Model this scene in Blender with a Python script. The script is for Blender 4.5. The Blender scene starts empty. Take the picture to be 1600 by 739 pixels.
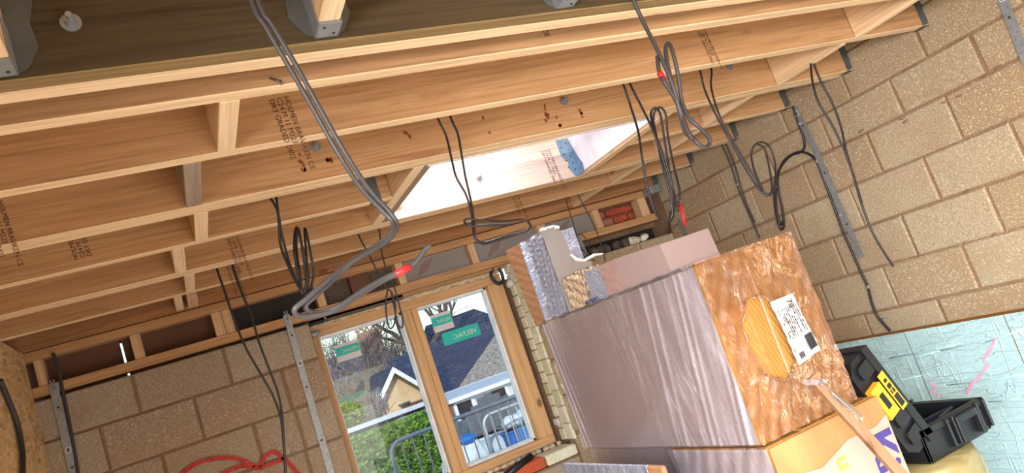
import bpy, math, random
from mathutils import Vector, Matrix
random.seed(11)
sc = bpy.context.scene
COL = sc.collection

# ------------------------------------------------------------------ camera, sky, sun, daylight, exposure
RIGHT = Vector((0.87144097, -0.3685801, -0.3236346))
DOWN = Vector((-0.23647188, 0.26236747, -0.93554495))
FWD = Vector((0.42973444, 0.89180268, 0.14147894))
FPX = 1155.6856
cam_d = bpy.data.cameras.new('camera')
cam = bpy.data.objects.new('camera', cam_d)
COL.objects.link(cam)
cam.matrix_world = Matrix((
    (RIGHT.x, -DOWN.x, -FWD.x, 0), (RIGHT.y, -DOWN.y, -FWD.y, 0), (RIGHT.z, -DOWN.z, -FWD.z, 0), (0, 0, 0, 1)))
cam_d.sensor_fit = 'HORIZONTAL'
cam_d.sensor_width = 36.0
cam_d.lens = FPX / 1600 * 36
cam_d.clip_start = 0.02
cam_d.clip_end = 500
sc.camera = cam

SUN_DIR = Vector((0.30, 0.85, -0.44)).normalized()
world = bpy.data.worlds.new('sky')
sc.world = world
world.use_nodes = True
wn = world.node_tree.nodes
wl = world.node_tree.links
wn.clear()
w_out = wn.new('ShaderNodeOutputWorld')
w_bg = wn.new('ShaderNodeBackground')
w_sky = wn.new('ShaderNodeTexSky')
w_sky.sky_type = 'NISHITA'
w_sky.sun_disc = False
w_sky.sun_elevation = math.asin(-SUN_DIR.z)
w_sky.sun_rotation = math.atan2(-SUN_DIR.x, -SUN_DIR.y)
w_sky.air_density = 1.2
w_sky.dust_density = 0.4
w_sky.ozone_density = 1.5
w_bg.inputs['Strength'].default_value = 0.26
wl.new(w_sky.outputs[0], w_bg.inputs[0])
wl.new(w_bg.outputs[0], w_out.inputs[0])

sun_d = bpy.data.lights.new('sun', 'SUN')
sun_d.energy = 3.6
sun_d.angle = 0.009
sun_d.color = (1.0, 0.93, 0.82)
sun = bpy.data.objects.new('sun', sun_d)
COL.objects.link(sun)
sun.rotation_euler = SUN_DIR.to_track_quat('-Z', 'Y').to_euler()
sun.location = (-3, -8, 8)


def area(name, loc, target, sx, sy, power, color=(1, 1, 1), spread=180):
    d = bpy.data.lights.new(name, 'AREA')
    d.shape = 'RECTANGLE'
    d.size, d.size_y, d.energy, d.color = sx, sy, power, color
    d.spread = math.radians(spread)
    o = bpy.data.objects.new(name, d)
    COL.objects.link(o)
    o.location = loc
    o.rotation_euler = (Vector(target) - Vector(loc)).to_track_quat('-Z', 'Y').to_euler()
    return o


# daylight entering by the wide front opening behind the camera; second is a fill lamp at an added left opening
area('daylight_front', (2.4, -2.9, -0.85), (0.2, 3.0, -0.3), 1.6, 1.5, 24, (0.92, 0.96, 1.0))
area('fill_side_opening', (-0.75, -0.95, 0.0), (2.4, 1.9, -1.35), 2.9, 0.8, 160, (0.94, 0.97, 1.0), 90)
# added fill lamp above an unseen hole made in the roof deck
area('fill_roof_hole', (1.35, -1.1, 1.12), (1.35, -1.1, 0.0), 1.9, 1.7, 230, (0.97, 0.98, 1.0), 150)
# sky light down the rooflight and in by the window
area('daylight_rooflight', (1.57, 2.95, 1.40), (0.55, 2.5, -1.7), 1.05, 0.68, 50, (0.96, 0.96, 1.0), 110)

vs = sc.view_settings
vs.view_transform = 'Standard'
vs.look = 'None'
vs.exposure = -0.2
vs.gamma = 1.0
vs.use_curve_mapping = False


def ray(u, v):
    return RIGHT * (u - 800) + DOWN * (v - 369.5) + FWD * FPX


def atx(u, v, X):
    r = ray(u, v); return r * (X / r.x)


def aty(u, v, Y):
    r = ray(u, v); return r * (Y / r.y)


# ------------------------------------------------------------------ materials
def s2l(c):
    return tuple(((x / 255) / 12.92 if x / 255 <= 0.04045 else ((x / 255 + 0.055) / 1.055) ** 2.4) for x in c)


MATS = {}


class NT:
    def __init__(s, name):
        s.m = bpy.data.materials.new(name)
        s.m.use_nodes = True
        s.t = s.m.node_tree
        s.n = s.t.nodes
        s.l = s.t.links
        s.n.clear()
        s.out = s.n.new('ShaderNodeOutputMaterial')
        s.b = s.n.new('ShaderNodeBsdfPrincipled')
        s.l.new(s.b.outputs[0], s.out.inputs[0])
        s.tc = s.n.new('ShaderNodeTexCoord')
        s.oi = s.n.new('ShaderNodeObjectInfo')

    def coords(s, scale=(1, 1, 1), rand=True):
        mp = s.n.new('ShaderNodeMapping')
        mp.inputs['Scale'].default_value = scale
        src = s.tc.outputs['Object']
        if rand:
            a = s.n.new('ShaderNodeVectorMath'); a.operation = 'ADD'
            m = s.n.new('ShaderNodeMath'); m.operation = 'MULTIPLY'; m.inputs[1].default_value = 37.0
            s.l.new(s.oi.outputs['Random'], m.inputs[0])
            s.l.new(src, a.inputs[0]); s.l.new(m.outputs[0], a.inputs[1])
            src = a.outputs[0]
        s.l.new(src, mp.inputs[0])
        return mp.outputs[0]

    def noise(s, vec, scale=5, detail=4, rough=0.5, dist=0.0):
        n = s.n.new('ShaderNodeTexNoise')
        n.inputs['Scale'].default_value = scale
        n.inputs['Detail'].default_value = detail
        n.inputs['Roughness'].default_value = rough
        n.inputs['Distortion'].default_value = dist
        s.l.new(vec, n.inputs['Vector'])
        return n.outputs['Fac']

    def voro(s, vec, scale=5, feature='F1', out='Distance', rnd=1.0):
        n = s.n.new('ShaderNodeTexVoronoi')
        n.feature = feature
        n.inputs['Scale'].default_value = scale
        n.inputs['Randomness'].default_value = rnd
        s.l.new(vec, n.inputs['Vector'])
        return n.outputs[out]

    def ramp(s, fac, stops):
        r = s.n.new('ShaderNodeValToRGB')
        e = r.color_ramp.elements
        while len(e) > 1:
            e.remove(e[0])
        e[0].position = stops[0][0]; e[0].color = (*stops[0][1], 1)
        for p, c in stops[1:]:
            x = e.new(p); x.color = (*c, 1)
        s.l.new(fac, r.inputs[0])
        return r.outputs[0]

    def mix(s, fac, a, b, mode='MIX'):
        m = s.n.new('ShaderNodeMix'); m.data_type = 'RGBA'; m.blend_type = mode
        for sock, v in ((m.inputs[0], fac), (m.inputs[6], a), (m.inputs[7], b)):
            if isinstance(v, (int, float)):
                sock.default_value = v
            elif isinstance(v, tuple):
                sock.default_value = (*v, 1)
            else:
                s.l.new(v, sock)
        return m.outputs[2]

    def math(s, op, a, b=0.0):
        m = s.n.new('ShaderNodeMath'); m.operation = op
        for sock, v in ((m.inputs[0], a), (m.inputs[1], b)):
            if isinstance(v, (int, float)):
                sock.default_value = v
            else:
                s.l.new(v, sock)
        return m.outputs[0]

    def bump(s, h, strength=0.3, dist=0.01):
        b = s.n.new('ShaderNodeBump')
        b.inputs['Strength'].default_value = strength
        b.inputs['Distance'].default_value = dist
        s.l.new(h, b.inputs['Height'])
        s.l.new(b.outputs[0], s.b.inputs['Normal'])

    def fin(s, col=None, rough=0.7, metal=0.0, spec=0.4, coat=0.0):
        if col is not None:
            if isinstance(col, tuple):
                s.b.inputs['Base Color'].default_value = (*col, 1)
            else:
                s.l.new(col, s.b.inputs['Base Color'])
        s.b.inputs['Roughness'].default_value = rough
        s.b.inputs['Metallic'].default_value = metal
        s.b.inputs['Specular IOR Level'].default_value = spec
        s.b.inputs['Coat Weight'].default_value = coat
        return s.m


BLACK = (0, 0, 0)
WHITE = (1, 1, 1)


def plain(name, col, rough=0.6, metal=0.0, spec=0.4, var=0.12, sc_=12.0, bump=0.1):
    t = NT(name)
    c = s2l(col)
    v = t.coords()
    n = t.noise(v, sc_, 3)
    cc = t.ramp(n, [(0.3, tuple(x * (1 - var) for x in c)), (0.7, tuple(min(1, x * (1 + var)) for x in c))])
    if bump:
        t.bump(t.noise(v, sc_ * 6, 3), bump, 0.004)
    return t.fin(cc, rough, metal, spec)


def wood(name, axis, light, dark, rough=0.65, tint=0.18, tt=(176, 124, 84)):
    t = NT(name)
    sca = [14, 14, 14]; sca[axis] = 0.7
    v = t.coords(tuple(sca))
    g = t.noise(v, 1.6, 5, 0.6, 1.2)
    sc2 = [60, 60, 60]; sc2[axis] = 1.5
    fine = t.noise(t.coords(tuple(sc2)), 1.5, 3, 0.6)
    c = t.ramp(g, [(0.25, s2l(dark)), (0.45, s2l(light)), (0.6, s2l(tuple(0.6 * l + 0.4 * d for l, d in zip(light, dark)))), (0.75, s2l(light))])
    c = t.mix(t.math('MULTIPLY', t.ramp(fine, [(0.45, BLACK), (0.68, WHITE)]), 0.38), c, s2l(tuple(x * 0.66 for x in dark)))
    # knots
    sk = [2.2, 2.2, 2.2]; sk[axis] = 1.3
    kv = t.voro(t.coords(tuple(sk)), 1.9)
    kn = t.ramp(kv, [(0.0, WHITE), (0.05, WHITE), (0.075, tuple([.3] * 3)), (0.11, BLACK)])
    c = t.mix(t.math('MULTIPLY', kn, 0.75), c, s2l((78, 42, 22)))
    big = t.noise(t.coords((1, 1, 1)), 1.3, 2)
    c = t.mix(t.math('MULTIPLY', big, tint), c, s2l(tt))
    r = t.math('MULTIPLY', t.oi.outputs['Random'], 0.22)
    c = t.mix(r, c, s2l(tt))
    t.bump(t.math('ADD', g, fine), 0.15, 0.003)
    return t.fin(c, rough, 0, 0.3)


def block_mat(name, c0, c1, c2, stain=(150, 118, 88), stain_amt=0.4, algae=None):
    t = NT(name)
    v = t.coords((1, 1, 1))
    big = t.noise(v, 3.0, 4, 0.6)
    agg = t.voro(v, 150, 'F1', 'Color')
    spk = t.noise(v, 170, 2, 0.7)
    base = t.mix(t.oi.outputs['Random'], s2l(c0), s2l(c1))
    rs = t.ramp(t.math('FRACT', t.math('MULTIPLY', t.oi.outputs['Random'], 7.3)), [(0.62, BLACK), (0.9, WHITE)])
    base = t.mix(t.math('MULTIPLY', rs, 0.45), base, s2l(stain))
    base = t.mix(t.math('MULTIPLY', t.ramp(spk, [(0.40, WHITE), (0.54, BLACK)]), 0.6), base, s2l(c2))
    hi = t.noise(v, 120, 2, 0.6)
    base = t.mix(t.ramp(hi, [(0.55, BLACK), (0.68, WHITE)]), base, s2l(tuple(min(255, x * 1.14) for x in c0)))
    st = t.ramp(big, [(0.5, BLACK), (0.72, WHITE)])
    base = t.mix(t.math('MULTIPLY', st, stain_amt), base, s2l(stain))
    if algae:
        al = t.ramp(t.noise(v, 6, 4, 0.6), [(0.52, BLACK), (0.70, WHITE)])
        base = t.mix(t.math('MULTIPLY', al, 0.7), base, s2l(algae))
    h = t.math('ADD', t.math('MULTIPLY', spk, 1.0), t.math('MULTIPLY', big, 2.0))
    t.bump(h, 0.4, 0.005)
    return t.fin(base, 0.95, 0, 0.15)


def M(name):
    return MATS[name]


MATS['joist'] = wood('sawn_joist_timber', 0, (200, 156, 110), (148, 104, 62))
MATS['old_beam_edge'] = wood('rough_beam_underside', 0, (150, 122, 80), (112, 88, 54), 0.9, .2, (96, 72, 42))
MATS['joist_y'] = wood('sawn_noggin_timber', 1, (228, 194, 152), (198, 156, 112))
MATS['joist_edge'] = wood('lit_edge_timber', 0, (236, 206, 166), (210, 172, 126), 0.6, 0.08, (206, 164, 122))  # paler copy of the joist wood, painting bounce light onto its edges
MATS['joist_y_edge'] = wood('lit_noggin_edge', 1, (240, 212, 174), (216, 180, 136), 0.6, 0.08, (206, 164, 122))  # same for noggins: bounce light from below put into the colour
MATS['lit_joist_board'] = wood('pinkish_lit_board', 0, (206, 184, 170), (186, 160, 142), 0.6, .05, (190, 164, 148))  # joist wood paled as if strongly lit in the roof opening
MATS['pole_wood'] = wood('brown_pole_timber', 2, (150, 112, 82), (118, 84, 58), 0.7, .1, (120, 86, 60))
MATS['stud_z'] = wood('sawn_stud_timber', 2, (224, 188, 146), (194, 150, 106))
MATS['old_beam'] = wood('weathered_beam_timber', 0, (84, 70, 46), (56, 44, 28), 0.9, .18, (70, 54, 34))
MATS['grey_noggin'] = wood('weathered_grey_timber', 1, (150, 140, 128), (108, 96, 84), 0.9)
MATS['stained'] = wood('damp_stained_timber', 0, (178, 124, 78), (88, 60, 42), 0.8)
MATS['frame'] = wood('clear_window_pine_upright', 2, (214, 172, 124), (186, 142, 96), 0.5, 0.05)
MATS['frame_x'] = wood('clear_window_pine_level', 0, (214, 172, 124), (186, 142, 96), 0.5, 0.05)
MATS['block_r'] = block_mat('dense_block_buff', (176, 160, 134), (162, 140, 112), (122, 104, 80))
MATS['block_b'] = block_mat('dense_block_brown', (170, 154, 134), (156, 134, 112), (118, 100, 82))
MATS['block_c'] = block_mat('reveal_block_cream', (238, 234, 214), (232, 226, 200), (196, 188, 164), (180, 172, 146), 0.3, (196, 208, 130))
MATS['mortar'] = block_mat('brown_mortar', (150, 120, 96), (140, 110, 84), (112, 84, 64), (88, 62, 46), 0.5)
MATS['brick'] = block_mat('red_brick', (192, 92, 62), (170, 76, 52), (130, 56, 40), (196, 170, 140), 0.3)
MATS['concrete'] = block_mat('pale_slab_concrete', (214, 210, 200), (214, 210, 200), (190, 186, 176), (180, 172, 160), 0.2)
MATS['rubble'] = block_mat('rubble_stone', (122, 108, 96), (84, 76, 72), (60, 52, 46), (60, 50, 44), 0.5)
MATS['galv'] = plain('galvanised_steel', (150, 154, 158), 0.5, 0.55, 0.5, 0.1, 30)
MATS['galv_blue'] = plain('galvanised_hanger_steel', (120, 146, 168), 0.4, 0.6, 0.5, 0.12, 25)
MATS['galv_dark'] = plain('dull_hanger_steel', (96, 98, 96), 0.6, 0.5, 0.4, 0.2, 18)
MATS['hole'] = plain('dark_punched_hole', (52, 50, 48), 0.9, bump=0)
MATS['cable'] = plain('grey_cable_sheath', (58, 54, 54), 0.5, 0, 0.4, 0.1, 20)
MATS['cable_b'] = plain('black_cable_sheath', (36, 32, 34), 0.45, 0, 0.5, 0.1, 20)
MATS['tape'] = plain('red_tape', (176, 30, 34), 0.5)
MATS['ink'] = plain('brown_stamp_ink', (84, 50, 34), 0.9, bump=0)
MATS['ink_dark'] = plain('black_print', (44, 42, 46), 0.8, bump=0)
MATS['spray'] = plain('red_marker_spray', (176, 62, 56), 0.9, var=0.25, sc_=60)
MATS['pink'] = plain('pink_marker', (226, 150, 172), 0.7, var=0.2, sc_=80)
MATS['white_p'] = plain('white_painted_board', (226, 220, 222), 0.6)
MATS['foam_bead'] = plain('expanding_foam', (206, 186, 156), 0.9, var=0.2, sc_=30, bump=0.6)
MATS['membrane'] = plain('black_membrane', (40, 38, 40), 0.7, sc_=20, bump=0.6)
MATS['brown_ply'] = plain('dark_brown_sheathing', (104, 72, 56), 0.8, sc_=5)
MATS['plastic_k'] = plain('black_case_plastic', (18, 19, 22), 0.42, 0, 0.5, 0.1, 40)
MATS['plastic_i'] = plain('dark_slate_case_inner', (38, 42, 56), 0.5, 0, 0.5, 0.1, 40)
MATS['yellow'] = plain('yellow_case_latch', (232, 172, 40), 0.5)
MATS['sticker_w'] = plain('white_sticker_paper', (206, 204, 204), 0.6, var=0.05, bump=0)
MATS['label_paper'] = plain('creased_label_paper', (172, 168, 168), 0.5, var=0.12, sc_=30, bump=0.5)
MATS['teal'] = plain('teal_sticker_print', (38, 182, 170), 0.5, var=0.05, bump=0)
MATS['purple'] = plain('purple_box_print', (66, 56, 120), 0.8, bump=0)
MATS['orange_p'] = plain('orange_box_print', (206, 154, 74), 0.8, bump=0)
MATS['white_upvc'] = plain('white_upvc', (232, 236, 240), 0.4, bump=0)
MATS['render_cream'] = plain('cream_render', (214, 186, 148), 0.9, sc_=4)
MATS['gutter'] = plain('pale_gutter', (196, 204, 216), 0.5)
MATS['steel'] = plain('barrier_steel', (190, 196, 200), 0.4, 0.5)
MATS['bluebin'] = plain('blue_tub_plastic', (40, 108, 190), 0.5)
MATS['fence_w'] = plain('grey_fence_boards', (92, 100, 112), 0.9, sc_=8)
MATS['bark'] = plain('grey_bark', (104, 94, 92), 0.95, sc_=10, bump=0.4)
MATS['ground'] = plain('garden_paving', (128, 140, 152), 0.9, sc_=1.5)
MATS['soil'] = plain('field_ground', (96, 104, 74), 0.95, sc_=0.6)
MATS['green_shed'] = plain('green_shed_wall', (44, 104, 92), 0.8)
MATS['distbrick'] = plain('far_brick_wall', (134, 90, 84), 0.9, sc_=6)
MATS['bag'] = plain('crumpled_white_bag', (214, 222, 230), 0.6, sc_=9, bump=0.8)
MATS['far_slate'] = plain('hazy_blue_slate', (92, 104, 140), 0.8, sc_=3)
MATS['rust'] = plain('rust_stain', (132, 70, 34), 0.9, bump=0)
MATS['twig'] = plain('pale_twigs', (150, 140, 140), 0.9, bump=0)
MATS['pipe'] = plain('black_pipe', (26, 26, 28), 0.4)


def mk_ptex():
    # hedge leaves
    t = NT('hedge_leaves')
    v = t.coords()
    t.l.new(t.ramp(t.noise(v, 9, 3), [(0.35, s2l((52, 92, 44))), (0.6, s2l((128, 164, 70)))]), t.b.inputs['Base Color'])
    MATS['leaf'] = t.fin(None, 0.7, 0, 0.3)
    # slates
    t = NT('roof_slates')
    v = t.coords((1, 1, 1), False)
    w = t.n.new('ShaderNodeTexBrick')
    w.inputs['Scale'].default_value = 1.0
    w.inputs['Brick Width'].default_value = 0.3
    w.inputs['Row Height'].default_value = 0.22
    w.inputs['Mortar Size'].default_value = 0.012
    w.inputs['Color1'].default_value = (*s2l((48, 60, 88)), 1)
    w.inputs['Color2'].default_value = (*s2l((62, 74, 102)), 1)
    w.inputs['Mortar'].default_value = (*s2l((26, 32, 48)), 1)
    t.l.new(t.tc.outputs['UV'], w.inputs['Vector'])
    MATS['slate'] = t.fin(w.outputs['Color'], 0.7, 0, 0.3)
    t = NT('pebbled_grey_roof')
    v = t.coords()
    MATS['pebble'] = t.fin(t.ramp(t.noise(v, 14, 3, 0.7), [(0.4, s2l((112, 108, 106))), (0.6, s2l((176, 168, 158)))]), 0.9, 0, 0.2)
    # OSB
    t = NT('osb_strands')
    v = t.coords((1, 3.2, 9))
    d = t.noise(v, 3, 2)
    vv = t.n.new('ShaderNodeVectorMath'); vv.operation = 'ADD'
    t.l.new(v, vv.inputs[0]); t.l.new(d, vv.inputs[1])
    c = t.n.new('ShaderNodeTexVoronoi'); c.inputs['Scale'].default_value = 5.0
    t.l.new(vv.outputs[0], c.inputs['Vector'])
    sep = t.n.new('ShaderNodeSeparateColor'); t.l.new(c.outputs['Color'], sep.inputs[0])
    col = t.ramp(sep.outputs[0], [(0.0, s2l((196, 156, 104))), (0.4, s2l((226, 190, 138))), (0.75, s2l((238, 208, 160))), (1.0, s2l((176, 134, 86)))])
    g = t.noise(t.coords((2, 8, 40)), 4, 3)
    col = t.mix(t.math('MULTIPLY', g, 0.35), col, s2l((140, 96, 52)))
    t.bump(sep.outputs[0], 0.2, 0.003)
    MATS['osb'] = t.fin(col, 0.75, 0, 0.3)
    # foil faced board
    t = NT('crinkled_cyan_foil')
    v = t.coords((1, 1, 2.2))
    n1 = t.noise(v, 16, 3, 0.5, 2.4)
    worm = t.ramp(t.math('ABSOLUTE', t.math('SUBTRACT', n1, 0.5)), [(0.0, WHITE), (0.035, BLACK)])
    n2 = t.noise(t.coords((1, .8, 7)), 2.6, 2, 0.5, .4)
    crease = t.ramp(t.math('ABSOLUTE', t.math('SUBTRACT', n2, 0.5)), [(0.0, WHITE), (0.012, BLACK)])
    n3 = t.noise(t.coords((1, 6, .7)), 1.7, 2, 0.5, .3)
    vert = t.ramp(t.math('ABSOLUTE', t.math('SUBTRACT', n3, 0.5)), [(0.0, WHITE), (0.010, BLACK)])
    h = t.math('ADD', t.math('MULTIPLY', worm, .35), t.math('ADD', t.math('MULTIPLY', crease, .9), t.math('MULTIPLY', vert, .6)))
    h = t.math('ADD', h, t.math('MULTIPLY', t.noise(t.coords(), 3, 2), 0.9))
    t.bump(h, 0.7, 0.006)
    col = t.mix(t.noise(t.coords(), 3, 3), s2l((176, 216, 222)), s2l((200, 230, 232)))
    MATS['foil'] = t.fin(col, 0.36, 0.3, 0.5)
    t = NT('crinkled_blue_grey_foil')
    v = t.coords((1, 1, 1))
    n1 = t.noise(v, 16, 5, 0.6, 1.5)
    rid = t.math('ABSOLUTE', t.math('SUBTRACT', n1, 0.5))
    t.bump(t.math('MULTIPLY', rid, 3.0), 0.8, 0.012)
    MATS['foil_b'] = t.fin(t.mix(t.noise(v, 4, 3), s2l((140, 144, 162)), s2l((166, 168, 182))), 0.42, 0.35, 0.5)
    t = NT('smooth_grey_foil')
    v = t.coords()
    t.bump(t.noise(v, 8, 4), 0.3, 0.01)
    MATS['foil_g'] = t.fin(t.mix(t.noise(v, 5, 3), s2l((134, 128, 124)), s2l((156, 150, 146))), 0.5, 0.25, 0.5)
    # mauve paper facing
    t = NT('mauve_grey_board_facing')
    v = t.coords((1, 1, 1), False)
    c = t.mix(t.noise(v, 2.2, 4), s2l((220, 206, 214)), s2l((232, 220, 224)))
    dots = t.voro(t.coords((1, 26, 26), False), 1.0, 'F1', 'Distance', 0.05)
    dd = t.ramp(dots, [(0.0, WHITE), (0.09, WHITE), (0.12, BLACK)])
    c = t.mix(t.math('MULTIPLY', dd, 0.35), c, s2l((116, 98, 104)))
    MATS['paper'] = t.fin(c, 0.6, 0.1, 0.4)
    t = NT('mauve_offcut_facing')
    v = t.coords()
    MATS['paper_d'] = t.fin(t.mix(t.noise(v, 3, 4), s2l((142, 122, 120)), s2l((158, 136, 132))), 0.6, 0, 0.4)
    # foam edges
    for nm, a, b in (('foam_edge', (172, 124, 62), (140, 98, 46)), ('foam_brown', (172, 128, 92), (146, 104, 74)), ('foam_pink', (168, 138, 130), (138, 108, 100)), ('foam_raw', (204, 180, 152), (170, 144, 116))):
        t = NT(nm + '_insulation')
        v = t.coords((1, 1, 1))
        f = t.noise(v, 9, 4, 0.6)
        w = t.n.new('ShaderNodeTexWave'); w.inputs['Scale'].default_value = 22; w.inputs['Distortion'].default_value = 3
        mp = t.n.new('ShaderNodeMapping'); mp.inputs['Rotation'].default_value = (0.6, 0.2, 0.3)
        t.l.new(v, mp.inputs[0]); t.l.new(mp.outputs[0], w.inputs['Vector'])
        t.bump(t.math('ADD', t.math('MULTIPLY', w.outputs['Fac'], 0.4), t.noise(v, 60, 3)), 0.5 if nm != 'foam_raw' else 1.0, 0.006 if nm != 'foam_raw' else 0.02)
        MATS[nm] = t.fin(t.mix(f, s2l(a), s2l(b)), 0.85, 0, 0.2)
    t = NT('kraft_brown_wrap')
    v = t.coords((1, 1, 1))
    MATS['kraft'] = t.fin(t.mix(t.noise(v, 5, 4), s2l((176, 128, 80)), s2l((150, 104, 62))), 0.6, 0, 0.4)
    t = NT('printed_pinkish_paper')
    v = t.coords((1, 1, 1))
    MATS['paper_w'] = t.fin(t.mix(t.noise(v, 4, 4), s2l((180, 152, 138)), s2l((164, 138, 124))), 0.55, 0, 0.4)
    # clear stretch film: clear where flat, creases whitened to paint in their highlights
    for nm, tint, cre, op, op2 in (('film', (168, 108, 66), (232, 186, 138), 0.36, 0.85), ('film_side', (196, 186, 194), (222, 214, 220), 0.12, 0.62)):
        t = NT('clear_stretch_' + nm)
        tr = t.n.new('ShaderNodeBsdfTransparent')
        gl = t.n.new('ShaderNodeBsdfGlossy'); gl.inputs['Roughness'].default_value = 0.14
        df = t.n.new('ShaderNodeBsdfDiffuse')
        m1 = t.n.new('ShaderNodeMixShader'); m2 = t.n.new('ShaderNodeMixShader')
        fr = t.n.new('ShaderNodeFresnel'); fr.inputs['IOR'].default_value = 1.6
        if nm == 'film':
            n1 = t.noise(t.coords((1, 1, .7), False), 13, 5, 0.62, 2.2)
            n2 = t.noise(t.coords((1, 1, .35), False), 22, 3, 0.6, 1.2)
            mask = t.math('MAXIMUM', t.ramp(t.math('ABSOLUTE', t.math('SUBTRACT', n1, 0.5)), [(0.0, WHITE), (0.014, BLACK)]), t.ramp(t.math('ABSOLUTE', t.math('SUBTRACT', n2, 0.5)), [(0.0, WHITE), (0.018, BLACK)]))
            mask = t.math('MULTIPLY', mask, t.ramp(t.noise(t.coords((1, 1, 1), False), 5, 2), [(0.42, BLACK), (0.6, WHITE)]))
        else:
            sx = t.n.new('ShaderNodeSeparateXYZ'); t.l.new(t.tc.outputs['Object'], sx.inputs[0])
            sh = t.math('SUBTRACT', t.math('MULTIPLY', sx.outputs[1], 1.0), t.math('MULTIPLY', sx.outputs[2], 0.16))
            cx = t.n.new('ShaderNodeCombineXYZ'); t.l.new(t.math('MULTIPLY', sh, 34.0), cx.inputs[0]); t.l.new(t.math('MULTIPLY', sx.outputs[2], 2.2), cx.inputs[1])
            n1 = t.noise(cx.outputs[0], 1.0, 3, 0.6, .2)
            mask = t.ramp(t.math('ABSOLUTE', t.math('SUBTRACT', n1, 0.52)), [(0.0, WHITE), (0.02, BLACK)])
            cl = t.n.new('ShaderNodeTexNoise'); cl.inputs['Scale'].default_value = 2.2; t.l.new(t.tc.outputs['Object'], cl.inputs['Vector'])
            mask = t.math('MULTIPLY', mask, t.ramp(cl.outputs['Fac'], [(0.40, (.15, .15, .15)), (0.55, WHITE)]))
            near = t.n.new('ShaderNodeMapRange'); near.inputs[1].default_value = .12; near.inputs[2].default_value = -.35; t.l.new(sh, near.inputs[0])
            far = t.n.new('ShaderNodeMapRange'); far.inputs[1].default_value = .42; far.inputs[2].default_value = .55; t.l.new(sh, far.inputs[0])
            mask = t.math('MULTIPLY', mask, t.math('ADD', t.math('MAXIMUM', near.outputs[0], far.outputs[0]), 0.08))
        t.l.new(t.mix(mask, s2l(tint), s2l(cre)), df.inputs['Color'])
        bp = t.n.new('ShaderNodeBump'); bp.inputs['Strength'].default_value = 0.9 if nm == 'film' else 0.35; bp.inputs['Distance'].default_value = 0.02 if nm == 'film' else 0.006
        t.l.new(t.math('ABSOLUTE', t.math('SUBTRACT', n1, 0.5)), bp.inputs['Height'])
        for q in (gl, df, fr):
            t.l.new(bp.outputs[0], q.inputs['Normal'])
        t.l.new(t.math('ADD', t.math('MULTIPLY', mask, op2 - op), op), m1.inputs[0])
        t.l.new(tr.outputs[0], m1.inputs[1]); t.l.new(df.outputs[0], m1.inputs[2])
        t.l.new(t.math('MULTIPLY', fr.outputs[0], 1.3 if nm == 'film' else 0.9), m2.inputs[0])
        t.l.new(m1.outputs[0], m2.inputs[1]); t.l.new(gl.outputs[0], m2.inputs[2])
        t.l.new(m2.outputs[0], t.out.inputs[0])
        MATS[nm] = t.m
    # window glass
    t = NT('clear_window_glass')
    tr = t.n.new('ShaderNodeBsdfTransparent'); tr.inputs['Color'].default_value = (0.93, 0.97, 0.98, 1)
    gl = t.n.new('ShaderNodeBsdfGlossy'); gl.inputs['Roughness'].default_value = 0.02
    fr = t.n.new('ShaderNodeFresnel'); fr.inputs['IOR'].default_value = 1.45
    mx = t.n.new('ShaderNodeMixShader')
    t.l.new(fr.outputs[0], mx.inputs[0]); t.l.new(tr.outputs[0], mx.inputs[1]); t.l.new(gl.outputs[0], mx.inputs[2])
    t.l.new(mx.outputs[0], t.out.inputs[0])
    MATS['glass'] = t.m
    # bubble wrap roll
    t = NT('yellowish_insulation_roll')
    v = t.coords((1, 1, 1.4), False)
    bb = t.voro(v, 22, 'SMOOTH_F1')
    t.bump(t.math('ADD', bb, t.noise(v, 9, 3)), 0.5, 0.015)
    MATS['roll'] = t.fin(t.mix(t.noise(v, 4, 3), s2l((154, 140, 96)), s2l((132, 116, 74))), 0.4, 0.1, 0.5)


mk_ptex()


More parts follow.
